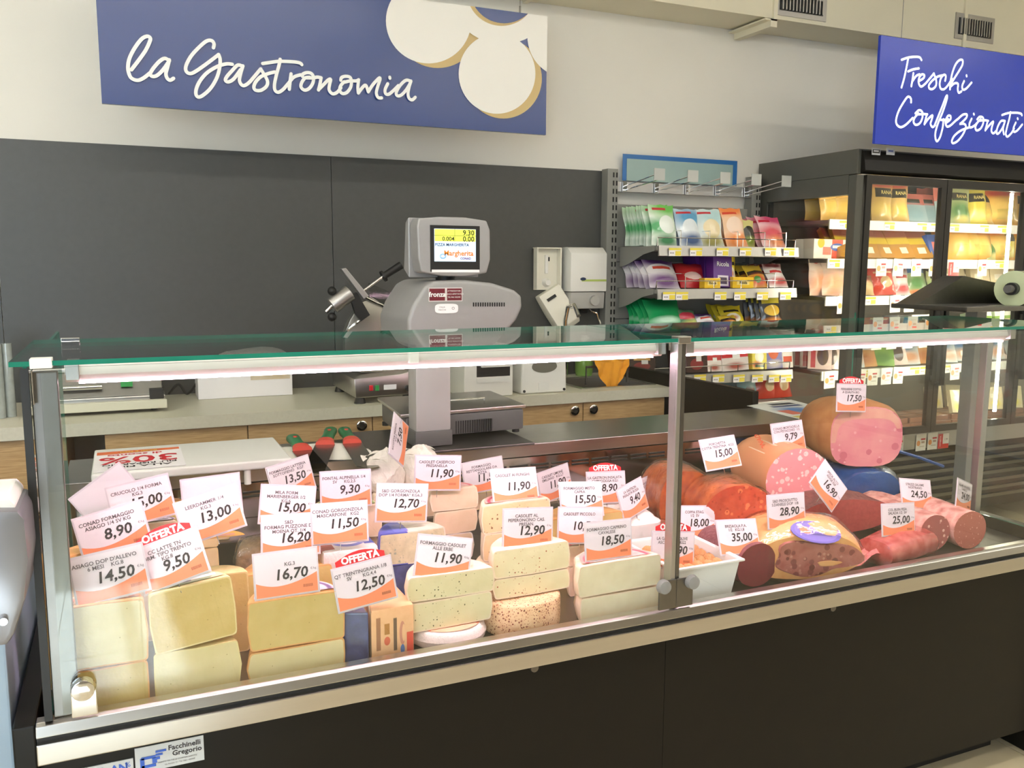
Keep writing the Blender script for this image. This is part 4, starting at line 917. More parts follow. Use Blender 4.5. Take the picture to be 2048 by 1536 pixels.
TAGS = [
 (220,1150,14.6,1.640,'14,50',["ASIAGO DOP D'ALLEVO",'6 MESI    KG.8'],'tag 14,50 on the front rust labelled half wheel',0,0,10),
 (226,1064,18,1.745,'8,90',['CONAD FORMAGGIO','ASIAGO 1/4 SV KG'],'tag 8,90 leaning behind the 14,50 tag',0,0,10),
 (283,1003,15,1.90,'15,00',['CRUCOLO 1/4 FORMA','KG.3'],'tag 15,00 on the pale ribbed cheese below the cutting board',0,0,10),
 (342,1122,27,1.655,'9,50',['CC LATTE TN','FORM. TIPO TRENTO','KG.8'],'tag 9,50 with red offer flag on the tilted cheese',1,-18,22),
 (421,1030,19,1.79,'13,00',['LEERDAMMER 1/4','KG.3'],'tag 13,00 on the holed yellow cheese',0,0,12),
 (583,956,13,2.17,'13,50',['FORMAGGIO LATTERIA','SOTTOFIENO   KG7'],'tag 13,50 in front of the cutting board corner',0,20,12),
 (575,1010,-2,1.935,'15,00',['MILA FORM','MARIENBERGER 1/2','KG.6'],'tag 15,00 before the film wrapped brown wheel',0,0,10),
 (582,1070,4,1.80,'16,20',['S&D','FORMAG PUZZONE DI','MOENA QT. 1/4'],'tag 16,20 on the tan half wheel',0,0,10),
 (573,1147,8,1.640,'16,70',['','        KG.3'],'tag 16,70 on the purple labelled half wheel',0,0,10),
 (692,978,4,2.00,'9,30',['FONTAL ALPINELLA 1/4','SV      KG.2,5'],'tag 9,30 on the green ringed half wheel',0,0,10),
 (680,1046,5,1.80,'11,50',['CONAD GORGONZOLA','MASCARPONE   KG2'],'tag 11,50 on the wrapped blue and white pack',0,0,10),
 (730,1168,15,1.630,'12,50',['QT TRENTINGRANA 1/8','SV        KG.4,4'],'tag 12,50 with red offer flag on the hard grana wedge',1,0,10),
 (804,1006,0,1.875,'12,70',['S&D GORGONZOLA','DOP 1/4 FORMA* KG6,3'],'tag 12,70 on the veined blue cheese',0,0,8),
 (876,946,0,2.02,'11,90',['CASOLET CASEIFICIO','PRESANELLA'],'tag 11,90 on the pair of pale pink casolet cheeses',0,0,8),
 (798,879,58,2.19,'7,50',['RICOTTA FRESCA','KG.2'],'tag 7,50 stuck sideways into the paper wrapped cheese',0,48,10),
 (968,951,11,2.16,'11,50',['FORMAGGIO','RETTANGOLARE DA','PIZZA'],'tag 11,50 at the back half covered by the glossy tag',0,0,10),
 (1030,972,4,1.90,'11,90',['CASOLET AI FUNGHI'],'tag 11,90 on the mushroom speckled stack',0,0,22),
 (1110,967,13,2.13,'11,90',['CASOLET LIMONE','EMILIANO   KG.2,7'],'tag 11,90 standing at the back beside the red offer flag',0,15,10),
 (1213,975,3,2.03,'8,90',['LA GASTRON.INSALATA','CAPRICCIOSA KG1'],'tag 8,90 with red offer flag on the vegetable salad',1,0,14),
 (1300,982,14,2.12,'4,90',["L'ANTIPASTO","ALL'ITALIANA"],'tag 4,90 on the reddish antipasto',0,15,12),
 (1266,998,14,1.93,'9,40',['LA GASTRON.','INSALATA RUSSA'],'tag 9,40 on the pink white salad',0,24,14),
 (1163,998,2,1.90,'15,50',['FORMAGGIO MISTO','CAPRA'],'tag 15,50 with glare on the yellow half wheels',0,0,22),
 (1161,1051,1,1.785,'10,50',['CASOLET PICCOLO'],'tag 10,50 on the small cream casolet',0,0,10),
 (1056,1056,3,1.690,'12,90',['CASOLET AL','PEPERONCINO CAS.','PRESAN.'],'tag 12,90 on the chili flecked stack',0,0,8),
 (1217,1080,7,1.655,'18,50',['FORMAGGIO CAPRINO','CAVALESE'],'tag 18,50 on the white goat cheese pair',0,0,8),
 (887,1115,-4,1.660,'11,90',['FORMAGGIO CASOLET','ALLE ERBE'],'tag 11,90 on the herb flecked stack',0,0,12),
 (1346,1100,1,1.690,'16,90',['LA GASTRON.OLIVE','ASCOLANE    KG2'],'tag 16,90 with red offer flag behind the steel post',1,0,10),
 (1392,1045,2,1.85,'18,00',['COPPA STAG.','1/2  SV'],'tag 18,00 just right of the steel post',0,0,14),
 (1477,1074,4,1.690,'35,00',['BRESAOLA P.A.','1/2   KG.1,8'],'tag 35,00 on the dark bresaola',0,0,24),
 (1573,1022,6,1.700,'28,90',['S&D PROSCIUTTO','S.DANIELE DOP  1/8'],'tag 28,90 on the cured ham',0,0,10),
 (1441,906,9,1.93,'15,00',['PORCHETTA','COTTA TRENTINA   KG5'],'tag 15,00 on the orange red roast ham',0,0,22),
 (1577,873,8,2.03,'9,79',['CONAD MORTADELLA','CON PISTACCHIO  1/2'],'tag 9,79 on the mortadella',0,0,14),
 (1703,796,0,2.045,'17,50',['FERRARINI COTTO','A QUALITA BIO'],'tag 17,50 with red offer flag on top of the cooked ham',1,0,6),
 (1657,972,-42,1.80,'16,90',['SPECK ALTO','ADIGE IGP'],'tag 16,90 stuck askew in the dark cured meat',0,4,8),
 (1833,988,-1,1.82,'24,50',['STRIZZI SALAME','NOSTRANO'],'tag 24,50 on the slim salami',0,0,20),
 (1928,992,-11,1.75,'24,00',['SALAME UNGHERESE','CLASSICO'],'tag 24,00 at the end of the case above the thick salami',0,20,6),
 (1797,1039,5,1.675,'25,00',['COL BUIN FESA','SALADA 1/2  SV'],'tag 25,00 on the vacuum packed red meat',0,0,10)]
for cx, cy, an, Y, pr_, ln, lb_, of, yw, ti in TAGS: price_tag(cx, cy, an, Y, pr_, ln, 'white orange price '+lb_, bool(of), yw, ti)
price_tag(424, 993, 8, 1.93, '', [], 'blank back of a price tag behind the 13,00 tag', blank=True)
price_tag(216, 993, 40, 1.98, '', [], 'blank tag turned on its corner behind the left 15,00 tag', blank=True)

# ================================================================== ON THE LEDGE
lz = LEDGE+.001
BOARD = mat('cutting_board_plastic', 'e8e8e2', .35, noise=(10, .08), bump=(200, .05))
a = PZ(182, 948, lz+.024); c = PZ(592, 925, lz+.024)
t = thing('cutting_board', 'thick white plastic cutting board on the steel ledge', 'cutting board', ((a.x+c.x)/2, LY0, lz))
hw = (c.x-a.x)/2
part('board', B().box((-hw, -.035, 0), (hw, .285, .024)), BOARD, t, bevel=.006, smooth=True, seg=3)
for x in (PZ(272, 958, lz).x, PZ(500, 948, lz).x): part('peg', B().cyl((x-t.location.x, -.022, -.04), (x-t.location.x, -.022, .001), .009, n=14), WPL, t, smooth=True)
# discount card lying upside down on the board
q = [PZ(186, 943, lz+.026), PZ(371, 927, lz+.026), PZ(356, 888, lz+.026), PZ(196, 898, lz+.026)]
cxm = (q[0].x+q[1].x)/2; t = thing('discount_card', 'white and orange card reading 30% di sconto, lying upside down on the board', 'card', (cxm, LY0-.02, lz+.0255), (0, 0, PI))
W2 = (q[1].x-q[0].x)/2; D2 = .25
part('card', B().box((-W2, -D2, 0), (W2, 0, .0012)), PAPERW, t)
part('orange_strip', B().poly([(-W2+.004, -D2+.004, .0015), (W2-.004, -D2+.004, .0015), (W2-.004, -D2+.045, .0015), (-W2+.004, -D2+.03, .0015)]), mat('card_orange', 'e4713a', .45, noise=(9, .2)), t)
def flat(nm, s_, size, x, y, m, **kw): return text(nm, s_, size, t, (x, y, .0018), m, rot=(R_(-90), 0, 0), **kw)
flat('lettering', 'ALLA FINE', .028, 0, -.035, INK, bold=.0006, sx=1.2)
flat('lettering', "PIU' RISPARMIO", .028, 0, -.065, INK, bold=.0006, sx=.95)
flat('lettering', '30%', .12, .0, -.125, RED, bold=.002, sx=1.0)
flat('lettering', 'di sconto', .034, .01, -.19, RED, bold=.0008, sx=1.1)
flat('lettering', 'BASSI E FISSI', .018, .0, -.228, YELL, bold=.0004)
# paper and knives
PAP = mat('crumpled_paper', 'ece8de', .7, noise=(20, .2, 'd9d3c4'), bump=(25, .6))
b = B(); x0p, x1p = PZ(560, 905, lz+.01).x, PZ(745, 905, lz+.01).x
nx_, ny_ = 10, 8
for i in range(nx_+1):
    for j in range(ny_+1):
        u, v = i/nx_, j/ny_; b.v.append((x0p+(x1p-x0p)*u, LY0-.03+.25*v, lz+.006+.004*math.sin(7*u+4*v)+.003*math.sin(15*v+3*u)))
for i in range(nx_):
    for j in range(ny_): k = i*(ny_+1)+j; b.face((k, k+ny_+1, k+ny_+2, k+1))
o = solo('paper_sheet', b, PAP, 'creased white paper under the green handled knives', 'paper', smooth=True)
KG = mat('knife_green', '1f7a4a', .4, noise=(10, .2)); KR = mat('knife_red', 'd8503f', .4, noise=(10, .2)); BLADE = mat('knife_blade', '8f8f88', .25, 1., noise=(20, .2))
def knife(p0, p1, lab, wd=.058):
    a = PZ(*p0, lz+.02); c = PZ(*p1, lz+.012); d_ = (c-a); L_ = d_.length
    t = thing('knife', lab, 'knife', (a.x, a.y, lz+.016), (0, 0, math.atan2(d_.y, d_.x)), 'green handled knives on the ledge')
    hl = L_*.36
    part('handle', B().loft([(0, .014, .011, 0, 0, 2), (.01, .021, .014, 0, 0, 2.3), (hl*.5, .018, .012, 0, 0, 2.3), (hl*.88, .022, .014, 0, 0, 2.3)], 14, 0, 0).xf(Matrix.Rotation(-PI/2, 4, 'Z')), KG, t, smooth=True, fix=True)
    part('bolster', B().loft([(hl*.88, .025, .015, 0, 0, 2.3), (hl*1.05, .028, .012, 0, 0, 2.5)], 14, 0, 0).xf(Matrix.Rotation(-PI/2, 4, 'Z')), KR, t, smooth=True, fix=True)
    part('blade', B().prism([(hl*1.03, -wd/2), (L_*.93, -wd/2), (L_, 0), (L_*.98, wd/2), (hl*1.03, wd/2)], 'z', -.004, -.002), BLADE, t)
    part('rivet', B().cyl((hl*.3, 0, .009), (hl*.3, 0, .0155), .006, n=10), KR, t)
knife((585, 873), (645, 950), 'short knife with green and red handle lying nearest the cutting board')
knife((662, 858), (625, 948), 'broad knife with green and red handle in the middle of three')
knife((688, 858), (738, 938), 'broad knife with green and red handle nearest the scale')

# scale
tz = lz+.012
a = PZ(745, 905, lz+.01); c = PZ(1075, 886, lz+.01)
o = solo('steel_tray', B().box((a.x-.02, LY0-.03, lz), (c.x, LY1+.06, lz+.008)), STEELD, 'dark steel plate lying on the ledge under the scale', 'plate', bevel=.002)
sc_ = thing('shop_scale', 'grey shop scale with steel platter, printer housing and colour screen', 'scale', (.97, 2.55, lz+.009))
def sp2(nm, b, m, **kw): return part(nm, b, m, sc_, world=True, **kw)
pzf = 1.0
sp2('base', B().prism([(.765, 2.52), (1.17, 2.54), (1.18, 2.86), (.785, 2.86)], 'z', lz+.02, pzf-.012), DGREYPL, bevel=.008, smooth=True, fix=True)
for x in (.79, 1.15):
    for y in (2.56, 2.83): sp2('foot', B().cyl((x, y, lz+.009), (x, y, lz+.022), .012, n=12), BLACK)
sp2('platter', B().prism([(.748, 2.515), (1.18, 2.545), (1.195, 2.885), (.775, 2.875)], 'z', pzf-.011, pzf), STEEL, bevel=.003, smooth=True, fix=True)
sp2('platter_rail', B().tube([(.9, 2.6, pzf), (.9, 2.6, pzf+.02), (1.06, 2.61, pzf+.02), (1.06, 2.61, pzf)], .003), CHROME, smooth=True)
vs = B()
for i in range(16): vs.box((.93+i*.008, 2.528, .925), (.934+i*.008, 2.536, .965))
sp2('vent_slots', vs, BLACK)['kind'] = 'stuff'
cxl, cxr = PY(830, 820, 2.45).x, PY(900, 820, 2.45).x
sp2('column', B().box((cxl, 2.44, .955), (cxr, 2.52, 1.30)), mat('scale_column', 'b9b5b4', .4, .2, noise=(20, .08)), bevel=.008, smooth=True)
sp2('column_foot', B().box((cxl-.004, 2.436, lz+.009), (cxr+.004, 2.53, .958)), DGREYPL, bevel=.006, smooth=True)
# printer housing: rounded block, longer to the right
HS = mat('scale_housing', '9b9a99', .4, .15, noise=(40, .08))
hy = 2.42
P = [PY(x, y, hy) for x, y in ((818, 690), (815, 640), (826, 610), (850, 572), (868, 562), (930, 560), (985, 566), (1030, 580), (1044, 592), (1045, 615), (1034, 640), (1010, 668), (990, 690))]
sp2('printer_housing', B().prism([(p.x, p.z) for p in P], 'y', hy, hy+.3), HS, bevel=.012, smooth=True, seg=3, fix=True)
for x in range(14):
    q = PY(947+x*4.7, 609, hy); sp2('vent_slot', B().box((q.x-.002, hy-.0012, q.z-.006), (q.x+.002, hy-.0002, q.z+.006)), BLACK)
q = PY(891, 589, hy); st = sp2('maker_sticker', B().box((q.x-.052, hy-.0016, q.z-.02), (q.x+.052, hy-.0003, q.z+.02)), printed('sticker_maroon', 'd8d2d0', [('rect', .25, .5, .23, .44, '6f2430'), ('rect', .76, .5, .22, .44, '6f2430')]))
def lp(p, dy=0): return (p[0]-sc_.location.x, p[1]-sc_.location.y+dy, p[2]-sc_.location.z)
text('lettering', 'fronza', .02, st, lp((q.x-.026, hy-.0022, q.z)), LETW, bold=.0005)
for k, s_ in enumerate(('ATTREZZATURE', 'BILANCE AFFETTATRICI', 'TEL 0461 822500')): text('lettering', s_, .0055, st, lp((q.x+.026, hy-.0022, q.z+.01-.009*k)), LETW)
q = PY(893, 617, hy); st = sp2('service_sticker', B().prism([(q.x+.036*math.copysign(abs(math.cos(i*PI/10))**.5, math.cos(i*PI/10)), q.z+.014*math.copysign(abs(math.sin(i*PI/10))**.5, math.sin(i*PI/10))) for i in range(20)], 'y', hy-.0016, hy-.0003), PAPERW, fix=True)
text('lettering', 'ITALIA', .006, st, lp((q.x-.014, hy-.0022, q.z+.004)), GREYINK); text('lettering', 'MACCHI', .006, st, lp((q.x-.014, hy-.0022, q.z-.004)), GREYINK); text('lettering', 'O', .012, st, lp((q.x+.02, hy-.0022, q.z)), GREYINK)
# monitor
my = 2.43
ml, mr = PY(834, 490, my).x, PY(981, 490, my).x; mz0, mz1 = PY(905, 553, my).z, PY(905, 434, my).z; mw = mr-ml
sp2('monitor_neck', B().cyl(((ml+mr)/2, my+.08, PY(905, 565, my).z-.02), ((ml+mr)/2, my+.08, mz0+.02), .03, n=16), BLACK, smooth=True)
mp = [(ml+.012, mz0+.012), (ml+mw*.35, mz0+.001), (ml+mw*.65, mz0), (mr-.012, mz0+.01), (mr, mz0+.05), (mr-.001, mz1-.035), (mr-.012, mz1-.008), (ml+mw*.65, mz1), (ml+mw*.3, mz1), (ml+.006, mz1-.006), (ml, mz1-.03), (ml+.004, mz0+.05)]
sp2('monitor', B().prism(mp, 'y', my, my+.07), HS, bevel=.006, smooth=True, seg=3, fix=True)
sp2('monitor_back_shell', B().prism([(my+.071, mz0-.004), (my+.12, mz0+.02), (my+.1, mz1-.015), (my+.071, mz1)], 'x', ml-.004, mr-.01), HS, bevel=.004, fix=True)
s0, s1 = PY(860, 450, my), PY(958, 538, my)
sp2('screen_bezel', B().box((s0.x, my-.0012, s1.z-.008), (s1.x+.002, my-.0002, s0.z)), BLACK)
sp2('bezel_strip', B().box((s0.x+.004, my-.0016, s1.z-.010), (s1.x+.001, my-.0003, s1.z-.002)), PAPERW)
SCRN = mat('screen_glow', (.62, .78, 1, 1), .4, emit=.5); SCRY = mat('screen_glow_yellow', (.78, .86, .10, 1), .4, emit=.45)
scx0, scx1, scz0, scz1 = PY(868, 458, my).x, PY(951, 458, my).x, PY(910, 523, my).z, PY(910, 458, my).z
scr = sp2('screen', B().box((scx0, my-.0022, scz0), (scx1, my-.0013, scz1)), SCRN)
sw, sh = scx1-scx0, scz1-scz0
yb_ = B().box((scx0+.001, my-.0028, scz1-sh*.385), (scx1-.001, my-.0023, scz1-.001)); yb_.off(sc_.location); link('yellow_fields', yb_.mesh('yellow_fields', SCRY), scr)
SINK = mat('screen_dark', '20260a', .5, noise=(9, .1)); SBLU = mat('screen_blue_ink', '2a3a5a', .5, noise=(9, .1)); SORG = mat('screen_orange', 'f2921e', .5, noise=(9, .1)); SPUR = mat('screen_purple', '6a1f6a', .5, noise=(9, .1))
def stx(s_, size, u, v, m, **kw): text('screen_text', s_, size, scr, lp((scx0+sw*u, my-.0032, scz0+sh*v)), m, **kw)
stx('9.30', .021, .82, .88, SINK, bold=.0004); stx('0.00', .021, .82, .69, SINK, bold=.0004); stx('0.004', .017, .33, .69, SINK, bold=.0003)
stx('PIZZA MARGHERITA', .0115, .42, .51, SBLU, bold=.0002); stx('Margherita', .021, .58, .25, SORG, bold=.0006); stx('CONAD', .009, .75, .09, SPUR, bold=.0003)
lb2 = B().box((scx0+sw*.485, my-.0031, scz1-sh*.385), (scx0+sw*.492, my-.0029, scz1)).box((scx0, my-.0031, scz1-sh*.21), (scx1, my-.0029, scz1-sh*.2)); lb2.off(sc_.location); link('field_lines', lb2.mesh('field_lines', SINK), scr)
cc = B()
for r_ in (.0085, .0065): cc.tube([(scx0+sw*.2+r_*1.1*math.cos(i*PI/8), my-.0031, scz0+sh*.16+r_*.8*math.sin(i*PI/8)) for i in range(17)], .0006, 4)
cc.off(sc_.location); link('screen_emblem', cc.mesh('screen_emblem', mat('screen_cyan', '5aa8d8', .5, noise=(9, .1))), scr)
# leaflet on the ledge
LEAF = printed('leaflet', 'e8ebe6', [('blur', .45, .45, .25, .16, '5a86c0'), ('rect', .25, .35, .1, .12, 'd87060'), ('rect', .6, .8, .2, .05, '303848'), ('rect', .55, .68, .25, .04, '304878'), ('rect', .5, .1, .45, .06, 'e0d060')], axes='XY')
q = [PZ(1494, 811, lz+.002), PZ(1600, 838, lz+.002), PZ(1655, 818, lz+.002), PZ(1582, 799, lz+.002)]
qx = min(p.x for p in q); b = B().poly([(p.x, p.y, lz+.0015) for p in q]).poly([(p.x, p.y, lz+.0002) for p in reversed(q)])
for i in range(4):
    a, c = q[i], q[(i+1) % 4]; b.poly([(a.x, a.y, lz+.0002), (c.x, c.y, lz+.0002), (c.x, c.y, lz+.0015), (a.x, a.y, lz+.0015)])
solo('leaflet', b, LEAF, 'printed leaflet with blue picture lying on the ledge end', 'leaflet', weld=True)

# ================================================================== BACK WORKTOP
WF = 3.32; WZ = .90
wx0, wx1 = -1.9, 2.262
sk = [PZ(1145, 772, WZ), PZ(1300, 764, WZ)]
kx0, kx1, ky0, ky1 = 1.87, 2.22, 3.42, 3.76
b = B()
for (xa, xb, ya, yb_) in ((wx0, kx0, WF, WALL_Y-.013), (kx1, wx1, WF, WALL_Y-.013), (kx0, kx1, WF, ky0), (kx0, kx1, ky1, WALL_Y-.013)): b.box((xa, ya, WZ-.045), (xb, yb_, WZ))
solo('worktop', b, COUNTER, 'pale stone worktop with sink cut-out along the charcoal wall', 'worktop')
t = thing('sink', 'stainless steel sink basin set in the worktop', 'sink', ((kx0+kx1)/2, (ky0+ky1)/2, WZ-.2))
sb = B().box((kx0+.001, ky0+.001, WZ-.18), (kx1-.001, ky1-.001, WZ-.178))
for a_, c_ in (((kx0+.001, ky0+.001), (kx0+.004, ky1-.001)), ((kx1-.004, ky0+.001), (kx1-.001, ky1-.001)), ((kx0+.004, ky0+.001), (kx1-.004, ky0+.004)), ((kx0+.004, ky1-.004), (kx1-.004, ky1-.001))): sb.box((*a_, WZ-.178), (*c_, WZ))
part('basin', sb, STEEL, t, world=True)
rim = B()
for a_, c_ in (((kx0-.02, ky0-.02), (kx0, ky1+.02)), ((kx1, ky0-.02), (kx1+.02, ky1+.02)), ((kx0, ky0-.02), (kx1, ky0)), ((kx0, ky1), (kx1, ky1+.02))): rim.box((*a_, WZ+.0005), (*c_, WZ+.004))
part('rim', rim, STEEL, t, world=True)
t = thing('faucet', 'chrome mixer tap with lever rising behind the sink', 'faucet', (1.98, 3.83, WZ))
part('body', B().cyl((0, 0, 0), (0, 0, .1), .022, n=16), CHROME, t, smooth=True)
part('spout', B().tube([(0, 0, .09), (0, -.01, .28), (.0, -.04, .35), (.0, -.1, .36), (.0, -.15, .31)], .011, 10), CHROME, t, smooth=True)
part('lever', B().tube([(.0, -.01, .1), (.06, -.05, .15), (.1, -.08, .2)], .008, 8), CHROME, t, smooth=True)
# cabinets below
cabx = [-1.9, -1.28, -.66, -.215]
bx = [PY(x, 860, WF).x for x in (497, 748)]; cseam = PY(1171, 822, WF).x
units = [(-1.9, -1.3), (-1.297, -.7), (-.697, -.212), (-.085, bx[0]-.001), (bx[0]+.001, bx[1]-.001), (bx[1]+.001, bx[1]+.46), (bx[1]+.463, cseam-.0015), (cseam+.0015, wx1-.01)]
knobs = {4: 1, 6: 1, 7: -1}
where = ['at the far end beyond the dark gap', 'second from the dark gap', 'beside the dark gap', 'under the vacuum sealer', 'under the white box', 'behind the scale', 'left of the sink door', 'under the sink']
for i, (a_, c_) in enumerate(units):
    t = thing('base_cabinet', 'light oak base cabinet '+where[i], 'cabinet', ((a_+c_)/2, WF+.3, 0))
    part('body', B().box((a_, WF+.045, .08), (c_, WALL_Y-.02, WZ-.046 if i < 7 else WZ-.2)), WOOD, t, world=True)
    dr = part('door', B().box((a_+.001, WF+.022, .1), (c_-.001, WF+.042, WZ-.05)), WOOD, t, world=True, bevel=.001)
    if i in knobs:
        kx = (c_-.045) if knobs[i] > 0 else (a_+.045); kz = PY(1152, 822, WF).z
        kb = B().cyl((kx, WF+.022, kz), (kx, WF+.008, kz), .019, .021, n=18).cyl((kx, WF+.008, kz), (kx, WF+.006, kz), .021, .017, n=18); kb.off(t.location)
        k = link('knob', kb.mesh('knob', CHROME, True), dr)
        kb = B().cyl((kx, WF+.0062, kz), (kx, WF+.0055, kz), .012, n=16); kb.off(t.location); link('knob_centre', kb.mesh('knob_centre', BLACK), dr)
# low charcoal partition at the right end
PXA = 2.268
o = solo('partition', B().box((PXA, 2.75, 0), (PXA+.03, WALL_Y-.09, .955)), BLACKP, 'low charcoal partition closing the end of the worktop', 'partition', bevel=.002)
# vacuum sealer
a = PZ(60, 838, WZ); c = PZ(333, 823, WZ)
t = thing('vacuum_sealer', 'low steel vacuum sealing machine on the worktop', 'appliance', ((a.x+c.x)/2, 3.5, WZ+.001))
hw = (c.x-a.x)/2
part('base', B().box((-hw, 0, .012), (hw, .3, .06)), STEEL, t, bevel=.004)
part('tray_lip', B().box((-hw-.004, -.025, .012), (hw+.004, -.001, .045)), mat('sealer_cream', 'd6d3bd', .4, noise=(9, .1)), t, bevel=.003)
part('front_face', B().prism([(.0, .061), (.03, .061), (.075, .145), (.05, .15)], 'x', -hw+.01, hw-.01), STEELD, t, bevel=.003, fix=True)
part('lid', B().box((-hw, .05, .15), (hw, .28, .168)), STEEL, t, bevel=.005)
part('switch', B().box((hw*.33, .006, .095), (hw*.33+.04, .022, .115)), mat('switch_green', '2f9a4a', .4, noise=(9, .1)), t, rot=None)
part('seal_bar', B().cyl((-hw+.02, .0, .1), (hw*.05, .0, .1), .01, n=10), CHROME, t, smooth=True)
for s_ in (-1, 1): part('side_block', B().box((s_*(hw-.03)-.025, -.003, .045), (s_*(hw-.03)+.025, .03, .085)), BLACK, t, bevel=.003)
for s_ in (-1, 1):
    for y in (.03, .27): part('foot', B().cyl((s_*(hw-.04), y, 0), (s_*(hw-.04), y, .013), .012, n=10), BLACK, t)
cab = [PZ(338, 790, WZ+.01), PZ(360, 775, WZ+.05), PZ(378, 795, WZ+.008), PZ(395, 770, WZ+.05), PZ(410, 755, WZ+.09)]
solo('power_cable', B().tube(smooth_path([(c_.x, 3.86, max(c_.z, WZ+.006)) for c_ in cab]), .005, 6), BLACK, 'black cable looping between the sealer and the white box', 'cable', smooth=True)
# white box with a heap of paper on it
a = PZ(396, 798, WZ); c = PZ(582, 787, WZ)
t = thing('white_box', 'long white cardboard box holding paper on the worktop', 'box', ((a.x+c.x)/2, 3.72, WZ+.001)); hw = (c.x-a.x)/2
part('box', B().box((-hw, 0, 0), (hw, .16, .145)), PAPERW, t, bevel=.002)
part('paper_heap', B().loft([(0, .05, .004, 0, 0, 2), (.05, .13, .03, 0, .005, 2.2), (.1, .14, .04, 0, .006, 2.2), (.13, .05, .01, 0, .003, 2)], 18, 0, 0, 0, .08, 4), PAP, t, smooth=True, fix=True, loc=(.05, .012, .15))
part('brown_print', B().box((hw*.1, -.0012, .07), (hw*.95, -.0002, .125)), mat('kraft_print', 'cbb592', .6, noise=(9, .6, 'e9e4d6')), t)
# slicer
t = thing('meat_slicer', 'steel gravity feed meat slicer with tilted carriage on the worktop', 'slicer', (.92, 3.5, WZ+.001))
def sl_(nm, b, m, **kw): return part(nm, b, m, t, world=True, **kw)
sy = 3.36
P = [PY(x, y, sy) for x, y in ((708, 758), (800, 748), (822, 742), (832, 740), (832, 788), (712, 797))]
sl_('base', B().prism([(p.x, p.z) for p in P], 'y', sy, sy+.42), STEEL, bevel=.006, smooth=True, fix=True)
for x_, y_ in ((P[0].x+.03, sy+.03), (P[3].x-.03, sy+.03), (P[0].x+.03, sy+.38), (P[3].x-.03, sy+.38)): sl_('foot', B().cyl((x_, y_, WZ+.001), (x_, y_, P[5].z+.002), .024, .016, n=12), BLACK, smooth=True)
for k, (px_, m_) in enumerate(((742, 'offer_red'), (754, 'switch_green'))):
    q = PY(px_, 776, sy); sl_('button', B().box((q.x-.008, sy-.004, q.z-.011), (q.x+.008, sy-.0002, q.z+.011)), MATS[m_], bevel=.002)
q = PY(780, 774, sy); sl_('sticker', B().box((q.x-.026, sy-.0012, q.z-.01), (q.x+.026, sy-.0002, q.z+.01)), PAPERW)
q = PY(816, 776, sy); sl_('dial', B().cyl((q.x, sy, q.z), (q.x, sy-.012, q.z), .013, n=16), BLACK, smooth=True)
y1_ = sy+.12
def s_poly(nm, pts, ya, yb_, m, **kw): return sl_(nm, B().prism([(PY(x, y, ya).x, PY(x, y, ya).z) for x, y in pts], 'y', ya, yb_), m, fix=True, **kw)
s_poly('blade_cover', [(690, 665), (700, 640), (722, 605), (745, 595), (768, 610), (792, 640), (806, 662), (812, 700), (800, 745), (720, 745), (690, 700)], y1_, y1_+.05, mat('slicer_cast', '9b988e', .3, .8, noise=(10, .1)), bevel=.006, smooth=True)
sl_('blade_edge', B().tube(smooth_path([PY(x, y, y1_-.01) for x, y in ((726, 592), (750, 604), (770, 614), (788, 638), (806, 660), (820, 692))]), .006, 8), CHROME, smooth=True)
s_poly('gauge_plate', [(683, 538), (692, 536), (738, 592), (728, 598)], y1_-.02, y1_+.02, ALU, bevel=.002)
s_poly('carriage_side', [(738, 566), (812, 598), (806, 640), (742, 640)], y1_+.08, y1_+.09, glass('guard_acrylic', (.8, .82, .8), 1.45, .05, 1.0))
a, c = PY(724, 584, y1_), PY(766, 553, y1_)
sl_('push_rod', B().cyl(a, c, .006, n=10), CHROME, smooth=True)
c2 = PY(802, 530, y1_)
sl_('push_handle', B().cyl(c, c2, .014, .016, n=14).cyl(c-(c2-c)*.02, c+(c2-c)*.08, .024, n=14), BLACK, smooth=True)
a, c = PY(664, 612, y1_-.03), PY(700, 585, y1_-.03)
sl_('motor_knob', B().cyl(a, c, .034, .034, n=20), ALU, smooth=True, bevel=.004)
sl_('knob_pin', B().cyl(PY(652, 624, y1_-.03), a, .008, n=10), CHROME, smooth=True)
sl_('black_guard', B().prism([(PY(x, y, y1_-.035).x, PY(x, y, y1_-.035).z) for x, y in ((700, 592), (714, 585), (740, 630), (722, 643), (712, 630))], 'y', y1_-.035, y1_-.012), BLACK, fix=True)
bmh = bmesh.new(); bmesh.ops.create_icosphere(bmh, subdivisions=2, radius=.018); mh = bpy.data.meshes.new('ball_grip'); bmh.to_mesh(mh); bmh.free(); mh.materials.append(BLACK); mh.polygons.foreach_set('use_smooth', [True]*len(mh.polygons))
for px_, py_ in ((664, 634), (664, 582)): link('ball_grip', mh, t, PY(px_, py_, y1_-.03)-t.location)
sl_('support_arm', B().tube([PY(720, 640, y1_-.02), PY(700, 655, y1_-.02), PY(690, 668, y1_)], .006, 8), CHROME, smooth=True)
for k, py_ in enumerate((630, 642)): sl_('carriage_rail', B().cyl(PY(783, py_, y1_-.012), PY(812, py_-18, y1_+.06), .005, n=8), CHROME, smooth=True)
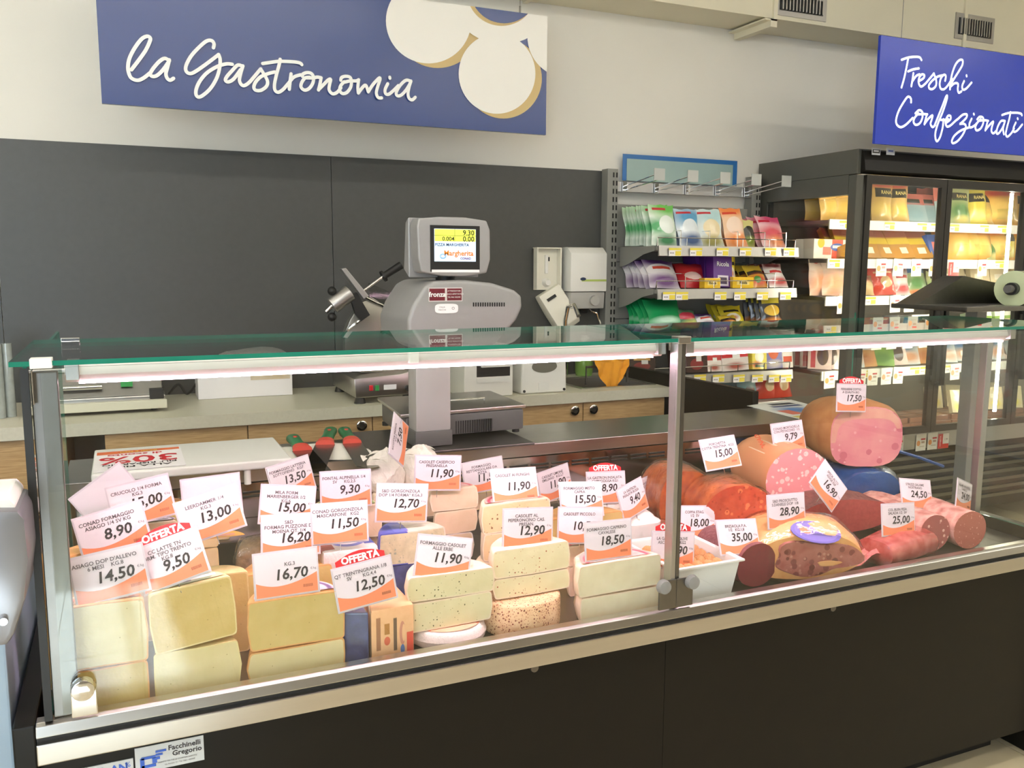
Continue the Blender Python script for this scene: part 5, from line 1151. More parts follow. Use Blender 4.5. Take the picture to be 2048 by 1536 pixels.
# ticket printer and towel dispenser
a = PZ(936, 800, WZ); c = PZ(1038, 795, WZ)
t = thing('ticket_printer', 'white desktop label printer with black paper slot', 'printer', ((a.x+c.x)/2, 3.35, WZ+.001)); hw = (c.x-a.x)/2
part('body', B().box((-hw, 0, 0), (hw, .3, .215)), WPL, t, bevel=.008, smooth=True)
part('slot', B().box((-hw*.5, -.0015, .085), (hw*.86, -.0002, .165)), BLACK, t)
part('lid', B().box((-hw*.35, -.014, .125), (hw*.9, -.0018, .185)), WPL, t, bevel=.003)
part('button_strip', B().box((-hw*.5, -.003, .06), (hw*.8, -.0004, .08)), BOARD, t)
a = PZ(1045, 790, WZ); c = PZ(1141, 786, WZ); hw = (c.x-a.x)/2
t = thing('towel_dispenser', 'white paper towel dispenser with oval grey window', 'dispenser', ((a.x+c.x)/2, 3.36, WZ+.001))
part('case', B().prism([(-hw, .0), (hw, .0), (hw*.97, .13), (hw*.85, .185), (hw*.6, .2), (-hw*.7, .2), (-hw*.9, .18), (-hw*.98, .12)], 'y', 0, .2), WPL, t, bevel=.01, smooth=True, seg=3, fix=True)
part('window', B().prism([(hw*.55*math.cos(i*PI/12), .115+.033*math.sin(i*PI/12)*(1 if i < 12 else .8)) for i in range(24)], 'y', -.0018, -.0003), mat('smoke_window', '76756a', .15, noise=(9, .2)), t, fix=True)
part('latch', B().box((-hw*.25, -.0025, .012), (hw*.2, -.0003, .045)), BOARD, t, bevel=.0008)
for s_ in (-1, 1): part('screw', B().cyl((s_*hw*.88, .0, .012), (s_*hw*.88, -.004, .012), .006, n=10), BLACK, t)
# cleaning bottle and yellow cloth
t = thing('cleaning_bottle', 'small green bottle standing behind the sink', 'bottle', (2.1, 3.84, WZ+.001))
part('bottle', B().lathe([(0, 0), (.04, 0), (.045, .02), (.045, .1), (.03, .14), (.014, .155), (.014, .17), (0, .17)], 18), mat('green_bottle', '7aa04a', .25, noise=(9, .4, '4a7a2f')), t, smooth=True)
part('cap', B().cyl((0, 0, .1705), (0, 0, .2), .016, n=14), WPL, t, smooth=True)
b = B(); nx_, ny_ = 16, 16
for i in range(nx_+1):
    for j in range(ny_+1):
        u, v = i/nx_-.5, j/ny_-.5; x = u*.2; d_ = (v+.5)*.26
        if d_ < .11: y, z = .08-d_, .0+.01*math.sin(u*12)
        else: y, z = -.03-.004*math.sin(u*14+v*9), -(d_-.11)*(1-1.3*abs(u))
        z += .03*math.cos(u*9)*(.5-v)*.5+abs(u)*.05*(1 if d_ < .13 else .4)
        b.v.append((x*(1-.25*(v+.5)), y+.008*math.sin(u*20+v*6), z))
for i in range(nx_):
    for j in range(ny_): k = i*(ny_+1)+j; b.face((k, k+1, k+ny_+2, k+ny_+1))
q = PY(1233, 748, ky0+.02)
o = solo('cleaning_cloth', b, mat('yellow_cloth', 'f0a52a', .85, noise=(30, .3, 'd98a18'), bump=(80, .4)), 'yellow cleaning cloth draped over a rail at the sink', 'cloth', (q.x, ky0+.09, 1.0), smooth=True)
solo('sink_rail', B().tube([(q.x-.12, ky0+.09, WZ+.004), (q.x-.12, ky0+.09, .985), (q.x+.1, ky0+.09, .985), (q.x+.1, ky0+.09, WZ+.004)], .006, 8), STEELD, 'thin steel rail standing at the sink under the cloth', 'rail', smooth=True)

# wall dispensers
wy = WALL_Y-.0125
a, c = PY(1077, 497, 3.86), PY(1123, 580, 3.86)
t = thing('soap_dispenser', 'open ivory soap dispenser on the wall with its cover hanging down', 'dispenser', ((a.x+c.x)/2, wy, c.z)); hw = (c.x-a.x)/2; hh = a.z-c.z
part('back_plate', B().box((-hw, -.012, 0), (hw, -.0005, hh)), CREAMPL, t, bevel=.002)
for s_ in (-1, 1): part('side', B().box((s_*hw-.004, -.05, hh*.02), (s_*hw+.004, -.0125, hh)), CREAMPL, t, bevel=.001)
part('top', B().box((-hw-.004, -.05, hh), (hw+.004, -.001, hh+.006)), CREAMPL, t, bevel=.001)
part('pump', B().cyl((0, -.013, hh*.18), (0, -.04, hh*.18), .022, .014, n=14), WPL, t, smooth=True)
part('piston', B().box((-.008, -.02, hh*.4), (.008, -.0125, hh*.85)), WPL, t, bevel=.002)
part('slot', B().box((hw*.15, -.0135, hh*.7), (hw*.3, -.0122, hh*.8)), BLACK, t)
cv = part('cover', B().prism([(0, 0), (.06, .01), (.075, -.1), (.07, -.2), (.03, -.215), (.0, -.19)], 'x', -hw, hw), CREAMPL, t, bevel=.008, smooth=True, loc=(.0, -.05, .0), rot=(R_(-14), R_(-30), 0), fix=True)
part('cover_slot', B().box((-hw*.6, -.002, -.045), (hw*.2, .002, -.03)), BLACK, t, loc=(0, -.055, 0), rot=(R_(-14), R_(-30), 0))
a, c = PY(1138, 494, 3.84), PY(1208, 618, 3.84); m_ = PY(1170, 583, 3.84).z
t = thing('soap_dispenser', 'closed white soap dispenser with green stripe and grey base on the wall', 'dispenser', ((a.x+c.x)/2, wy, c.z)); hw = (c.x-a.x)/2
hb_, ht_ = m_-c.z, a.z-c.z
part('cover', B().prism([(-.0005, hb_), (-.1, hb_), (-.1, ht_-.03), (-.06, ht_), (-.0005, ht_)], 'x', -hw, hw), WPL, t, bevel=.006, smooth=True, fix=True)
part('base', B().prism([(-.0005, 0), (-.085, .004), (-.092, hb_-.003), (-.0005, hb_-.003)], 'x', -hw*.94, hw*.94), mat('dispenser_grey', 'b3b2ac', .45, noise=(9, .1)), t, bevel=.004, smooth=True, fix=True)
part('knob', B().cyl((hw*.35, -.09, hb_*.5), (hw*.35, -.105, hb_*.5), .025, n=18), MATS['dispenser_grey'], t, smooth=True)
part('green_stripe', B().box((-hw*.4, -.1012, hb_+.05), (hw*.97, -.1002, hb_+.06)), mat('leaf_green', 'b5c86a', .5, noise=(9, .1)), t)
part('emblem', B().prism([(-hw*.32+.016*math.cos(i*PI/8), hb_+.062+.008*math.sin(i*PI/8)) for i in range(16)], 'y', -.1016, -.1003), SBLU, t, fix=True)
part('nozzle', B().tube([(hw*.25, -.06, 0), (hw*.3, -.075, -.012), (hw*.55, -.085, -.02), (hw*.75, -.09, -.075)], .005, 8), CHROME, t, smooth=True)
part('pump_neck', B().cyl((0, -.05, 0), (0, -.05, -.02), .03, .02, n=14), BLACK, t, smooth=True)

# ================================================================== POUCHES AND PACKS
def pouch_mesh(w_, h, t_, m, seed=0, nx_=8, nz_=10, seal=.07, gather=0.):
    b = B(); rd = random.Random(seed); ph = [rd.uniform(0, 6) for _ in range(4)]
    for side in (-1, 1):
        for j in range(nz_+1):
            for i in range(nx_+1):
                u, v = i/nx_*2-1, j/nz_
                vs = min(1, max(0, (min(v, 1-v)-seal*.6)/.3)); bul = (1-abs(u)**2.6)*math.sin(vs*PI/2)**.8
                bul *= .8+.25*(1-v)
                wr = .12*math.sin(u*7+v*9+ph[0])*bul+.08*math.sin(v*17+u*4+ph[1])*bul
                xx = u*w_/2*(1-.06*math.sin(v*PI)-gather*v)
                b.v.append((xx+.004*math.sin(v*8+ph[2]), side*(t_/2*bul*(1+wr)+.0006), v*h+.003*math.sin(u*6+ph[3])*v))
    n = (nx_+1)*(nz_+1)
    for j in range(nz_):
        for i in range(nx_):
            k = j*(nx_+1)+i; b.face((k, k+1, k+nx_+2, k+nx_+1)); b.face((n+k, n+k+nx_+1, n+k+nx_+2, n+k+1))
    for i in range(nx_):
        k = i; b.face((k, n+k, n+k+1, k+1)); k = nz_*(nx_+1)+i; b.face((k, k+1, n+k+1, n+k))
    for j in range(nz_):
        k = j*(nx_+1); b.face((k, k+nx_+1, n+k+nx_+1, n+k)); k += nx_; b.face((k, n+k, n+k+nx_+1, k+nx_+1))
    return b.mesh('pouch', m, True)
def box_mesh(w_, h, d_, m, bev=.002): return B().box((-w_/2, -d_/2, 0), (w_/2, d_/2, h)).mesh('carton', m, False, bev)
ORD = ['at the front of its row', 'second in its row', 'third in its row', 'fourth in its row', 'fifth in its row', 'sixth in its row', 'seventh in its row', 'last in its row']
def lab_(l, i, n):
    if n < 2: return l
    r = l+', '+ORD[min(i, 7)]
    return r if len(r.split()) <= 16 else l
def row(name, me, label, cat, group, x, y0, z, n, dy=.035, lean=-14, yaw=0, jit=.006, txt=None, dx=0.):
    rd = random.Random(hash((label, round(x, 2))) % 999 if False else int(x*1000) % 997)
    for i in range(n):
        o = tag(link(name, me, None, (x+dx*i+rd.uniform(-jit, jit), y0+i*dy, z), (R_(lean+rd.uniform(-2, 2)), R_(rd.uniform(-3, 3)), R_(yaw+rd.uniform(-9, 9)))), lab_(label, i, n), cat, group or (label+' set'))
        if txt and i == 0:
            s_, size, zz, m, yy = txt; text('lettering', s_, size, o, (0, yy, zz), m, bold=.0004)
W_, Bk = 'f0efe8', '22201e'
M_GREEN = printed('bag_green_white', 'e4efe2', [('blur', .7, .95, .6, .25, '6fbf5a'), ('blur', .35, .45, .5, .18, '4aa866'), ('ell', .62, .5, .3, .22, 'e9f2ea'), ('rect', .4, .88, .25, .03, 'c8343c'), ('blur', .6, .12, .4, .12, '3c8a58')], coat=.4)
M_BLUE = printed('bag_blue_white', 'dfe9f0', [('blur', .6, .75, .6, .25, '5a9fc8'), ('ell', .55, .45, .35, .25, 'e6eef2'), ('rect', .4, .88, .3, .03, 'c8343c'), ('blur', .55, .15, .45, .16, '3c5a8a')], coat=.4)
M_AQUA = printed('bag_aqua_beige', 'dfe8e6', [('blur', .7, .8, .6, .2, 'b5d6d8'), ('ell', .55, .45, .33, .25, 'e9d9b0'), ('rect', .35, .88, .25, .03, 'c8343c'), ('blur', .55, .12, .45, .14, 'a8a060')], coat=.4)
M_ORAN = printed('bag_orange', 'f3c9a2', [('blur', .5, .95, .7, .15, 'ee8a48'), ('ell', .5, .5, .36, .25, 'f8ddc8'), ('rect', .4, .85, .3, .03, 'd8442c'), ('blur', .5, .14, .5, .18, 'ec8a3c')], coat=.4)
M_PINKB = printed('bag_pink', 'eec8cc', [('blur', .7, .9, .6, .2, 'd0507a'), ('rect', .3, .8, .2, .04, 'c8203c'), ('blur', .5, .4, .5, .22, 'd8606a'), ('blur', .6, .15, .4, .16, 'e08a5a')], coat=.4)
M_LIQ = printed('bag_licorice', 'd8d08a', [('ell', .5, .45, .4, .3, '3a3a30'), ('blur', .5, .2, .4, .15, '8a9a3a')], coat=.4)
M_PURW = printed('bag_purple_white', 'e2dce2', [('blur', .5, .95, .7, .2, '5a2f7a'), ('ell', .5, .6, .45, .22, 'f0ecec'), ('rect', .5, .66, .28, .05, 'd8503c'), ('blur', .5, .2, .5, .2, '6a3f7a')], coat=.4)
M_REDB = printed('bag_red', 'b8242c', [('blur', .5, .7, .5, .2, 'd83a3a'), ('ell', .5, .4, .3, .15, 'e0c0b8')], coat=.4)
M_PURB = printed('carton_purple', '5a2a86', [('rect', .5, .2, .28, .16, 'd8cfe0'), ('rect', .5, .2, .2, .1, '4a3a5a')], coat=.3)
M_YELB = printed('carton_yellow', 'efc52e', [('rect', .5, .5, .3, .2, 'f5e08a')], coat=.3)
M_YELBAG = printed('bag_yellow', 'ecd63a', [('rect', .5, .7, .32, .05, '2a2a22'), ('ell', .5, .4, .3, .2, 'f0ead8'), ('blur', .5, .4, .16, .08, 'd88a6a')], coat=.4)
M_HARI = printed('bag_gold_dark', 'd8b83c', [('rect', .5, .6, .4, .08, '2a2218'), ('blur', .5, .25, .5, .25, 'c8502c'), ('ell', .4, .3, .16, .14, '4a8a3c')], coat=.4)
M_WRED = printed('bag_white_red', 'e6e2de', [('blur', .5, .9, .6, .15, '7a2a30'), ('rect', .5, .6, .3, .05, 'c83a3a'), ('blur', .5, .2, .5, .14, 'c04a4a')], coat=.4)
M_EMER = printed('bag_emerald', '16a05c', [('blur', .5, .85, .5, .15, '0f7a48'), ('blur', .5, .3, .35, .1, 'bfe8d0')], coat=.5)
M_MELON = printed('bag_melon', '5a8a6a', [('ell', .45, .65, .4, .2, 'c83a50'), ('blur', .6, .25, .4, .2, 'c8c86a')], coat=.5)
M_DARKY = printed('bag_black_yellow', '2a2420', [('rect', .5, .75, .4, .12, 'd8c83c'), ('ell', .5, .45, .34, .14, 'e0b83a'), ('blur', .5, .15, .4, .1, 'e08a2c')], coat=.5)
M_CHOC = printed('carton_choc', '3c201a', [('rect', .5, .7, .3, .12, 'e0b060'), ('ell', .5, .3, .3, .2, '8a2a2a'), ('rect', .6, .5, .12, .1, 'e8e4de')], coat=.3)
M_REDW = printed('carton_red_white', 'e6dcd6', [('rect', .5, .78, .5, .22, 'c81f2a'), ('rect', .55, .6, .14, .1, 'f0efec'), ('blur', .5, .2, .3, .14, 'a84a3a')], coat=.3)
M_LEMON = printed('carton_lemon', 'e8d84a', [('ell', .5, .55, .3, .25, 'f0f0d0'), ('blur', .3, .2, .3, .14, 'd86a3a'), ('rect', .5, .15, .3, .06, '3a5a2a')], coat=.3)
M_VIOL = printed('carton_violet', '8a86c0', [('ell', .5, .6, .32, .3, 'e06a3c'), ('rect', .5, .6, .4, .07, '3a3a4a'), ('blur', .5, .15, .4, .12, 'e0d8d0')], coat=.3)
M_KINDER = printed('carton_white_orange', 'ece6de', [('rect', .5, .85, .5, .15, '2a2a2a'), ('rect', .5, .3, .4, .1, 'd8502c')], coat=.3)
M_TEAL = printed('bag_teal', '7ab0b8', [('blur', .5, .9, .4, .12, 'b03a4a'), ('ell', .45, .3, .2, .16, '6a3a2c'), ('blur', .5, .5, .4, .12, 'a8ccd0')], coat=.5)
M_REDF = printed('bag_red_foil', 'd0402a', [('blur', .5, .85, .5, .12, 'b01f20'), ('ell', .55, .4, .22, .18, 'c8a878'), ('rect', .5, .7, .35, .03, 'ecc8a0')], coat=.8)
M_PASTA = printed('bag_pasta_gold', 'd9b060', [('blur', .5, .95, .6, .1, 'c85a4a'), ('blur', .5, .3, .4, .18, 'ecc860'), ('rect', .5, .74, .36, .12, '2e2a1e')], coat=.3)
M_PASTAG = printed('bag_pasta_green', 'c8cc90', [('rect', .5, .74, .34, .11, '2e2a1e'), ('blur', .5, .35, .5, .25, '5a8a4a'), ('blur', .6, .12, .3, .1, 'e6d67a')], coat=.3)
M_PASTAB = printed('pack_pasta_blue', 'bfd0d2', [('rect', .5, .8, .5, .2, 'd8786a'), ('rect', .5, .74, .3, .07, '3a3a2e'), ('blur', .5, .3, .5, .3, '9ab8c0')], coat=.3)
M_PASTAY = printed('bag_pasta_yellow', 'e6d250', [('rect', .5, .74, .34, .12, '2e2a1e'), ('blur', .5, .25, .35, .15, 'f2e68a')], coat=.3)
M_TORT = printed('bag_tortellini', 'e6a83c', [('blur', .5, .9, .5, .12, 'cc3a2a'), ('blur', .5, .4, .5, .3, 'f0c86a'), ('rect', .6, .3, .3, .14, 'd8b858')], coat=.4)
M_TRAYG = printed('tray_gold', 'b8822c', [('rect', .5, .86, .5, .16, '8a3a22'), ('rect', .5, .56, .5, .1, 'e0c02c'), ('rect', .6, .25, .16, .1, 'efe6c8')], coat=.5)
M_SANDW = printed('carton_cheese', 'e9e4d8', [('ell', .2, .8, .1, .25, 'd8c03a'), ('rect', .38, .4, .12, .2, 'd87a6a'), ('rect', .68, .5, .16, .5, 'e05a40'), ('ell', .68, .6, .2, .2, '3a5aa8'), ('rect', .68, .62, .14, .07, 'f0efec')], coat=.3)
M_WURST = printed('bag_orange_white', 'ecd8c8', [('blur', .5, .3, .5, .3, 'eda880'), ('ell', .3, .9, .1, .05, 'd0342c')], coat=.4)
M_SALADB = printed('bag_salad', 'a8b488', [('rect', .5, .85, .5, .2, '3a6aa0'), ('blur', .5, .35, .45, .22, '4a7a3c'), ('blur', .5, .08, .4, .06, 'd87a4a')], coat=.5)
M_TAN = printed('pack_tan', 'd2b27a', [('blur', .5, .8, .5, .2, '9a4a3a')], coat=.4)
M_BEIGE = printed('pack_beige', 'd8c8a0', [('blur', .5, .25, .3, .16, 'e0d040'), ('rect', .4, .6, .2, .1, 'ece4d0')], coat=.5)
M_BLUEC = printed('pack_blue', '2a56a8', [('rect', .5, .5, .2, .2, 'd06a5a')], coat=.3)
M_SLICE1 = printed('pack_sliced_ham', 'e8cfc8', [('rect', .22, .5, .1, .45, 'c8444a'), ('ell', .62, .5, .24, .35, '5a4440')], coat=.6)
M_SLICE2 = printed('pack_sliced_orange', 'e0a05c', [('rect', .5, .82, .5, .18, 'ece4dc'), ('blur', .5, .3, .4, .2, 'c87838')], coat=.6)
M_SLICE3 = printed('pack_sliced_green', '86b048', [('rect', .5, .85, .5, .15, 'e8ece0'), ('blur', .5, .3, .4, .2, '5a8a34')], coat=.6)
M_SLICE4 = printed('pack_sliced_blue', 'd8dede', [('blur', .4, .7, .4, .2, '4a7aa8'), ('blur', .6, .3, .4, .2, 'dc9a70')], coat=.6)
M_MEATB = printed('pack_brown_meat', '8a5a44', [('blur', .5, .6, .5, .3, 'c09078'), ('rect', .5, .5, .5, .05, '6a3c30')], axes='XY', coat=.6)
M_PINKM = printed('pack_pink_meat', 'c88a80', [('ell', .5, .5, .3, .3, 'e0b8b4')], axes='XY', coat=.7)

# ================================================================== SWEETS GONDOLA
gy = 3.52; GB = 3.885
gx0 = PY(1316, 503, gy).x; gx1 = PY(1595, 503, gy).x
gn = thing('sweets_gondola', 'grey metal shelving unit of sweets with slotted uprights', 'shelving', ((gx0+gx1)/2, 3.75, 0))
def gp(nm, b, m, **kw): return part(nm, b, m, gn, world=True, **kw)
ul = PY(1222, 450, GB-.02).x; ur = PY(1508, 450, GB-.02).x
utop = PY(1230, 338, GB-.02).z
for x in (ul, ur):
    gp('upright', B().box((x-.03, GB-.03, .96 if x < 2.6 else 0), (x+.03, GB+.03, utop)), GONDOLA, bevel=.002)
    sl = B()
    for k in range(46):
        z = utop-.03-k*.04
        if z < .6: break
        for s_ in (-.009, .009): sl.box((x+.013+s_-.004, GB-.0312, z-.012), (x+.013+s_+.004, GB-.0302, z+.012))
    gp('upright_slots', sl, BLACK)['kind'] = 'stuff'
for i in range(5):
    gp('back_sheet', B().box((ul+.031, GB, utop-.17-.29*(i+1)+.004), (ur-.031, GB+.012, utop-.17-.29*i)), GONDOLA, bevel=.002)
gp('top_bar', B().box((ul+.031, GB-.02, utop-.11), (ur+.02, GB+.01, utop-.06)), ALU, bevel=.002)
gp('header_frame', B().box((PY(1243, 330, 3.91).x, 3.899, utop-.05), (PY(1472, 330, 3.91).x, 3.9005, PY(1300, 311, 3.9).z)), mat('header_blue', '2f6fb0', .35, noise=(9, .1)))
gp('header_sheet', B().box((PY(1251, 330, 3.91).x, 3.8965, utop-.05), (PY(1463, 330, 3.91).x, 3.8985, PY(1300, 320, 3.9).z)), mat('header_clear', '9fb8b4', .2, noise=(9, .1)))
SHZ = [PY(1455, 494, gy).z, PY(1455, 578, gy).z, PY(1455, 663, gy).z, PY(1485, 745, gy).z, PY(1500, 806, gy).z]
for k, z in enumerate(SHZ):
    sh_ = gp('shelf', B().box((gx0-.0, gy, z-.02), (gx1, GB-.002, z)), GONDOLA, bevel=.002)
    gp('shelf_edge', B().prism([(gy-.012, z-.045), (gy-.002, z-.047), (gy-.001, z+.002), (gy-.006, z+.002)], 'x', gx0, gx1), ALU, fix=True)
    for xs in (gx0-.006, gx1+.002):
        prf = [(GB-.031, z-.1), (GB-.031, z), (gy+.02, z), (gy+.02, z-.022)]+[(gy+.02+(GB-.05-gy)*u, z-.022-.075*(u*u*(3-2*u))) for u in (.3, .5, .7, .85)]
        gp('shelf_bracket', B().prism(prf, 'x', xs-.002, xs+.002), GONDOLA, fix=True)
    if k in (0, 1, 2, 3):
        b = B().tube([(gx0+.005, gy+.02, z), (gx0+.005, gy+.012, z+.04), (gx1-.005, gy+.012, z+.04), (gx1-.005, gy+.02, z)], .0025, 6)
        for i in range(6): xx = gx0+.005+(gx1-gx0-.01)*i/5; b.cyl((xx, gy+.012, z), (xx, gy+.012, z+.04), .002, n=5)
        gp('wire_fence', b, CHROME)
    if k in (0, 1):
        for xp in (.16, .36, .56, .76, .92) if k == 0 else (.2, .85): xx = gx0+(gx1-gx0)*xp; gp('wire_divider', B().tube([(xx, gy+.012, z+.002), (xx, gy+.012, z+.075), (xx, GB-.05, z+.075)], .0022, 5), CHROME)
gp('base_plinth', B().box((gx0, gy+.02, 0), (gx1, GB, .16)), GONDD)
hkz = utop-.085
for (px_, py_) in ((1340, 327), (1408, 331), (1460, 332), (1515, 336), (1569, 340)):
    i = [1340, 1408, 1460, 1515, 1569].index(px_); xb = ul+.07+i*(ur-ul-.1)/4.2
    e = PX(px_, py_, xb) if False else PY(px_, py_, 3.62)
    h_ = thing('shelf_hook', 'empty wire hook with clear price flap, '+('first', 'second', 'third', 'fourth', 'fifth')[i]+' from the slotted upright by the wall panel', 'hook', (xb, GB-.025, hkz), group='empty hooks above the sweets')
    zt = hkz+.015
    part('plate', B().box((-.012, -.006, -.025), (.012, 0, .025)), CHROME, h_)
    part('wire', B().tube([(-.006, -.006, .0), (-.006, -.30, .035), (-.006, -.31, .05)], .003, 6), CHROME, h_, smooth=True)
    part('wire', B().tube([(.006, -.006, -.015), (.006, -.29, .01)], .003, 6), CHROME, h_, smooth=True)
    part('price_flap', B().box((-.03, -.315, .005), (.03, -.312, .06)), mat('flap_clear', 'b9bcb8', .2, noise=(9, .1)), h_)
# sweets
Zs = [z+.003 for z in SHZ]
def gX(px_, py_, Y=gy+.05): return PY(px_, py_, Y).x
pm = lambda m, w_=.15, h=.2, t_=.045, s=0, g=0.: pouch_mesh(w_, h, t_, m, s, gather=g)
row('candy_bag', pm(M_GREEN, .15, .2, .035, 1), 'green and white candy bag on the top sweets shelf', 'candy bag', 'green white candy bags', gX(1332, 460), gy+.055, Zs[0], 8, .034, -16)
row('candy_bag', pm(M_BLUE, .14, .19, .04, 2), 'blue and white candy bag on the top sweets shelf', 'candy bag', 'blue white candy bags', gX(1385, 460), gy+.06, Zs[0], 3, .045, -18)
row('candy_bag', pm(M_AQUA, .14, .19, .04, 3), 'pale aqua and beige candy bag on the top sweets shelf', 'candy bag', 'aqua beige candy bags', gX(1425, 460), gy+.06, Zs[0], 3, .045, -18)
row('candy_bag', pm(M_ORAN, .15, .2, .045, 4), 'orange and cream candy bag on the top sweets shelf', 'candy bag', 'orange candy bags', gX(1480, 460), gy+.06, Zs[0], 4, .05, -18)
row('candy_bag', pm(M_LIQ, .1, .14, .04, 5), 'small yellow bag with dark licorice print', 'candy bag', None, gX(1512, 470), gy+.1, Zs[0], 1, .05, -12)
row('candy_bag', pm(M_PINKB, .15, .18, .045, 6), 'pink and red candy bag at the top shelf end', 'candy bag', 'pink candy bags', gX(1555, 465), gy+.06, Zs[0], 4, .05, -30, dx=-.01)
row('candy_bag', pm(M_PURW, .18, .16, .05, 7), 'purple and white candy bag slumped on the second shelf', 'candy bag', 'purple white candy bags', gX(1340, 550), gy+.08, Zs[1], 5, .05, -32)
row('candy_bag', pm(M_REDB, .16, .15, .05, 8), 'glossy red candy bag slumped on the second shelf', 'candy bag', 'red candy bags', gX(1400, 550), gy+.09, Zs[1], 4, .055, -40)
row('candy_box', box_mesh(.12, .165, .055, M_PURB), 'purple cough drop carton on the second shelf', 'carton', 'purple drop cartons', gX(1446, 548), gy+.075, Zs[1], 4, .06, -10, txt=('Ricola', .032, .115, LETW, -.029))
row('candy_box', box_mesh(.1, .05, .04, M_YELB), 'low yellow cough drop box at the shelf front', 'carton', 'yellow drop boxes', gX(1420, 570), gy+.045, Zs[1], 1, .05, 0, txt=('Ricola', .018, .025, INK, -.021))
row('candy_box', box_mesh(.12, .055, .04, M_YELB), 'wider yellow cough drop box at the shelf front', 'carton', None, gX(1480, 570), gy+.045, Zs[1], 1, .05, 0, txt=('Ricola', .018, .027, INK, -.021))
row('candy_bag', pm(M_YELBAG, .11, .17, .045, 9), 'bright yellow drop bag standing behind the yellow box', 'candy bag', 'yellow drop bags', gX(1474, 545), gy+.1, Zs[1], 3, .05, -12)
row('candy_bag', pm(M_HARI, .13, .13, .045, 10), 'gold and dark gummy bag on the second shelf', 'candy bag', 'gold gummy bags', gX(1525, 555), gy+.07, Zs[1], 3, .06, -30)
row('candy_bag', pm(M_WRED, .13, .14, .045, 11), 'white and red gummy bag at the end of the second shelf', 'candy bag', 'white red gummy bags', gX(1565, 555), gy+.07, Zs[1], 3, .06, -32)
row('candy_bag', pm(M_EMER, .2, .17, .055, 12), 'shiny emerald green candy bag on the third shelf', 'candy bag', 'emerald candy bags', gX(1345, 625), gy+.08, Zs[2], 5, .05, -28)
row('candy_bag', pm(M_MELON, .12, .11, .05, 13), 'green bag with watermelon print on the third shelf', 'candy bag', 'melon candy bags', gX(1390, 630), gy+.08, Zs[2], 3, .06, -28)
row('candy_bag', pm(M_PURW, .12, .09, .05, 14), 'low purple and white bag on the third shelf', 'candy bag', 'low purple bags', gX(1425, 638), gy+.08, Zs[2], 2, .06, -35)
row('candy_bag', pm(M_YELBAG, .13, .13, .05, 15), 'yellow bag slumped on the third shelf', 'candy bag', 'yellow bags on the third shelf', gX(1490, 620), gy+.12, Zs[2], 3, .06, -30)
row('candy_bag', pm(M_HARI, .1, .08, .05, 16), 'small mixed gummy bag at the third shelf front', 'candy bag', None, gX(1465, 640), gy+.06, Zs[2], 1, .06, -30)
row('candy_bag', pm(M_DARKY, .13, .2, .05, 17), 'tall black and yellow licorice bag on the third shelf', 'candy bag', 'black yellow bags', gX(1552, 615), gy+.07, Zs[2], 4, .05, -10)
# cartons on the fourth shelf
for k, (xp, w_, h, m, lab, n) in enumerate(((1290, .16, .1, M_CHOC, 'dark chocolate bar carton with gold and red print', 4), (1392, .12, .14, M_CHOC, 'dark brown chocolate carton with white code', 3), (1427, .1, .1, M_REDW, 'small red and white chocolate carton', 3), (1468, .16, .12, M_REDW, 'red and white chocolate egg carton', 3), (1514, .1, .12, M_LEMON, 'yellow fruit print carton', 3), (1545, .1, .16, M_VIOL, 'violet carton with orange disc', 3), (1572, .07, .15, M_KINDER, 'white carton with black top and orange band', 3))):
    row('chocolate_box', box_mesh(w_, h, .05, m), lab+' on the fourth shelf', 'carton', lab+'s', gX(xp, 735) if xp > 1330 else gx0+.03, gy+.06 if xp > 1330 else gy+.18, Zs[3], n, .06, -8)
for k, (xp, m, lab) in enumerate(((1500, M_TEAL, 'teal chocolate bag on the bottom sweets shelf'), (1537, M_REDF, 'shiny red foil bag on the bottom sweets shelf, next to the teal one'), (1566, M_REDF, 'shiny red foil bag at the end of the bottom sweets shelf'))):
    row('candy_bag', pm(m, .14, .17, .06, 30+k), lab, 'candy bag', lab+'s', gX(xp, 780), gy+.07, Zs[4], 3, .07, -8)
# shelf labels
def lab_mesh(w_, h):
    b = B().box((-w_/2, -.0008, -h/2), (w_/2, .0, h/2), 0)
    b.box((w_*.02, -.0012, -h*.45), (w_*.48, -.0009, h*.12), 1); b.box((-w_*.5, -.0012, h*.22), (w_*.5, -.0009, h*.5), 1)
    for i in range(3): b.box((-w_*.4+i*w_*.12, -.0012, -h*.2), (-w_*.34+i*w_*.12, -.0009, -h*.05), 2)
    return b.mesh('shelf_label', [PAPERW, YELL, GREYINK])
LBM = lab_mesh(.07, .038)
def shelf_label(px_, py_, Y, me, lab, grp, tilt=0):
    p = PY(px_, py_, Y); tag(link('shelf_label', me, None, p, (R_(tilt), 0, 0)), lab, 'label', grp)
SWL = (('green white candy bags', 'blue white candy bags', 'aqua beige candy bags', 'orange candy bags', 'licorice bag', 'pink candy bags'), ('purple white candy bags', 'slumped red candy bags', 'purple drop cartons', 'wider yellow drop box', 'gold gummy bags', 'white red gummy bags'), ('dark chocolate carton', 'small red white carton', 'red white egg carton', 'yellow fruit carton', 'violet carton', 'black topped carton'))
for k, (yy, xs) in enumerate(((502, (1350, 1392, 1445, 1491, 1541, 1578)), (590, (1338, 1364, 1441, 1480, 1525, 1571)), (754, (1400, 1437, 1478, 1515, 1548, 1572)))):
    for i, x in enumerate(xs): shelf_label(x, yy+(3 if k == 2 else 2)-(x-1450)*.0, gy-.016, LBM, 'white and yellow shelf price label below the '+SWL[k][i], 'price labels on the sweets shelving')

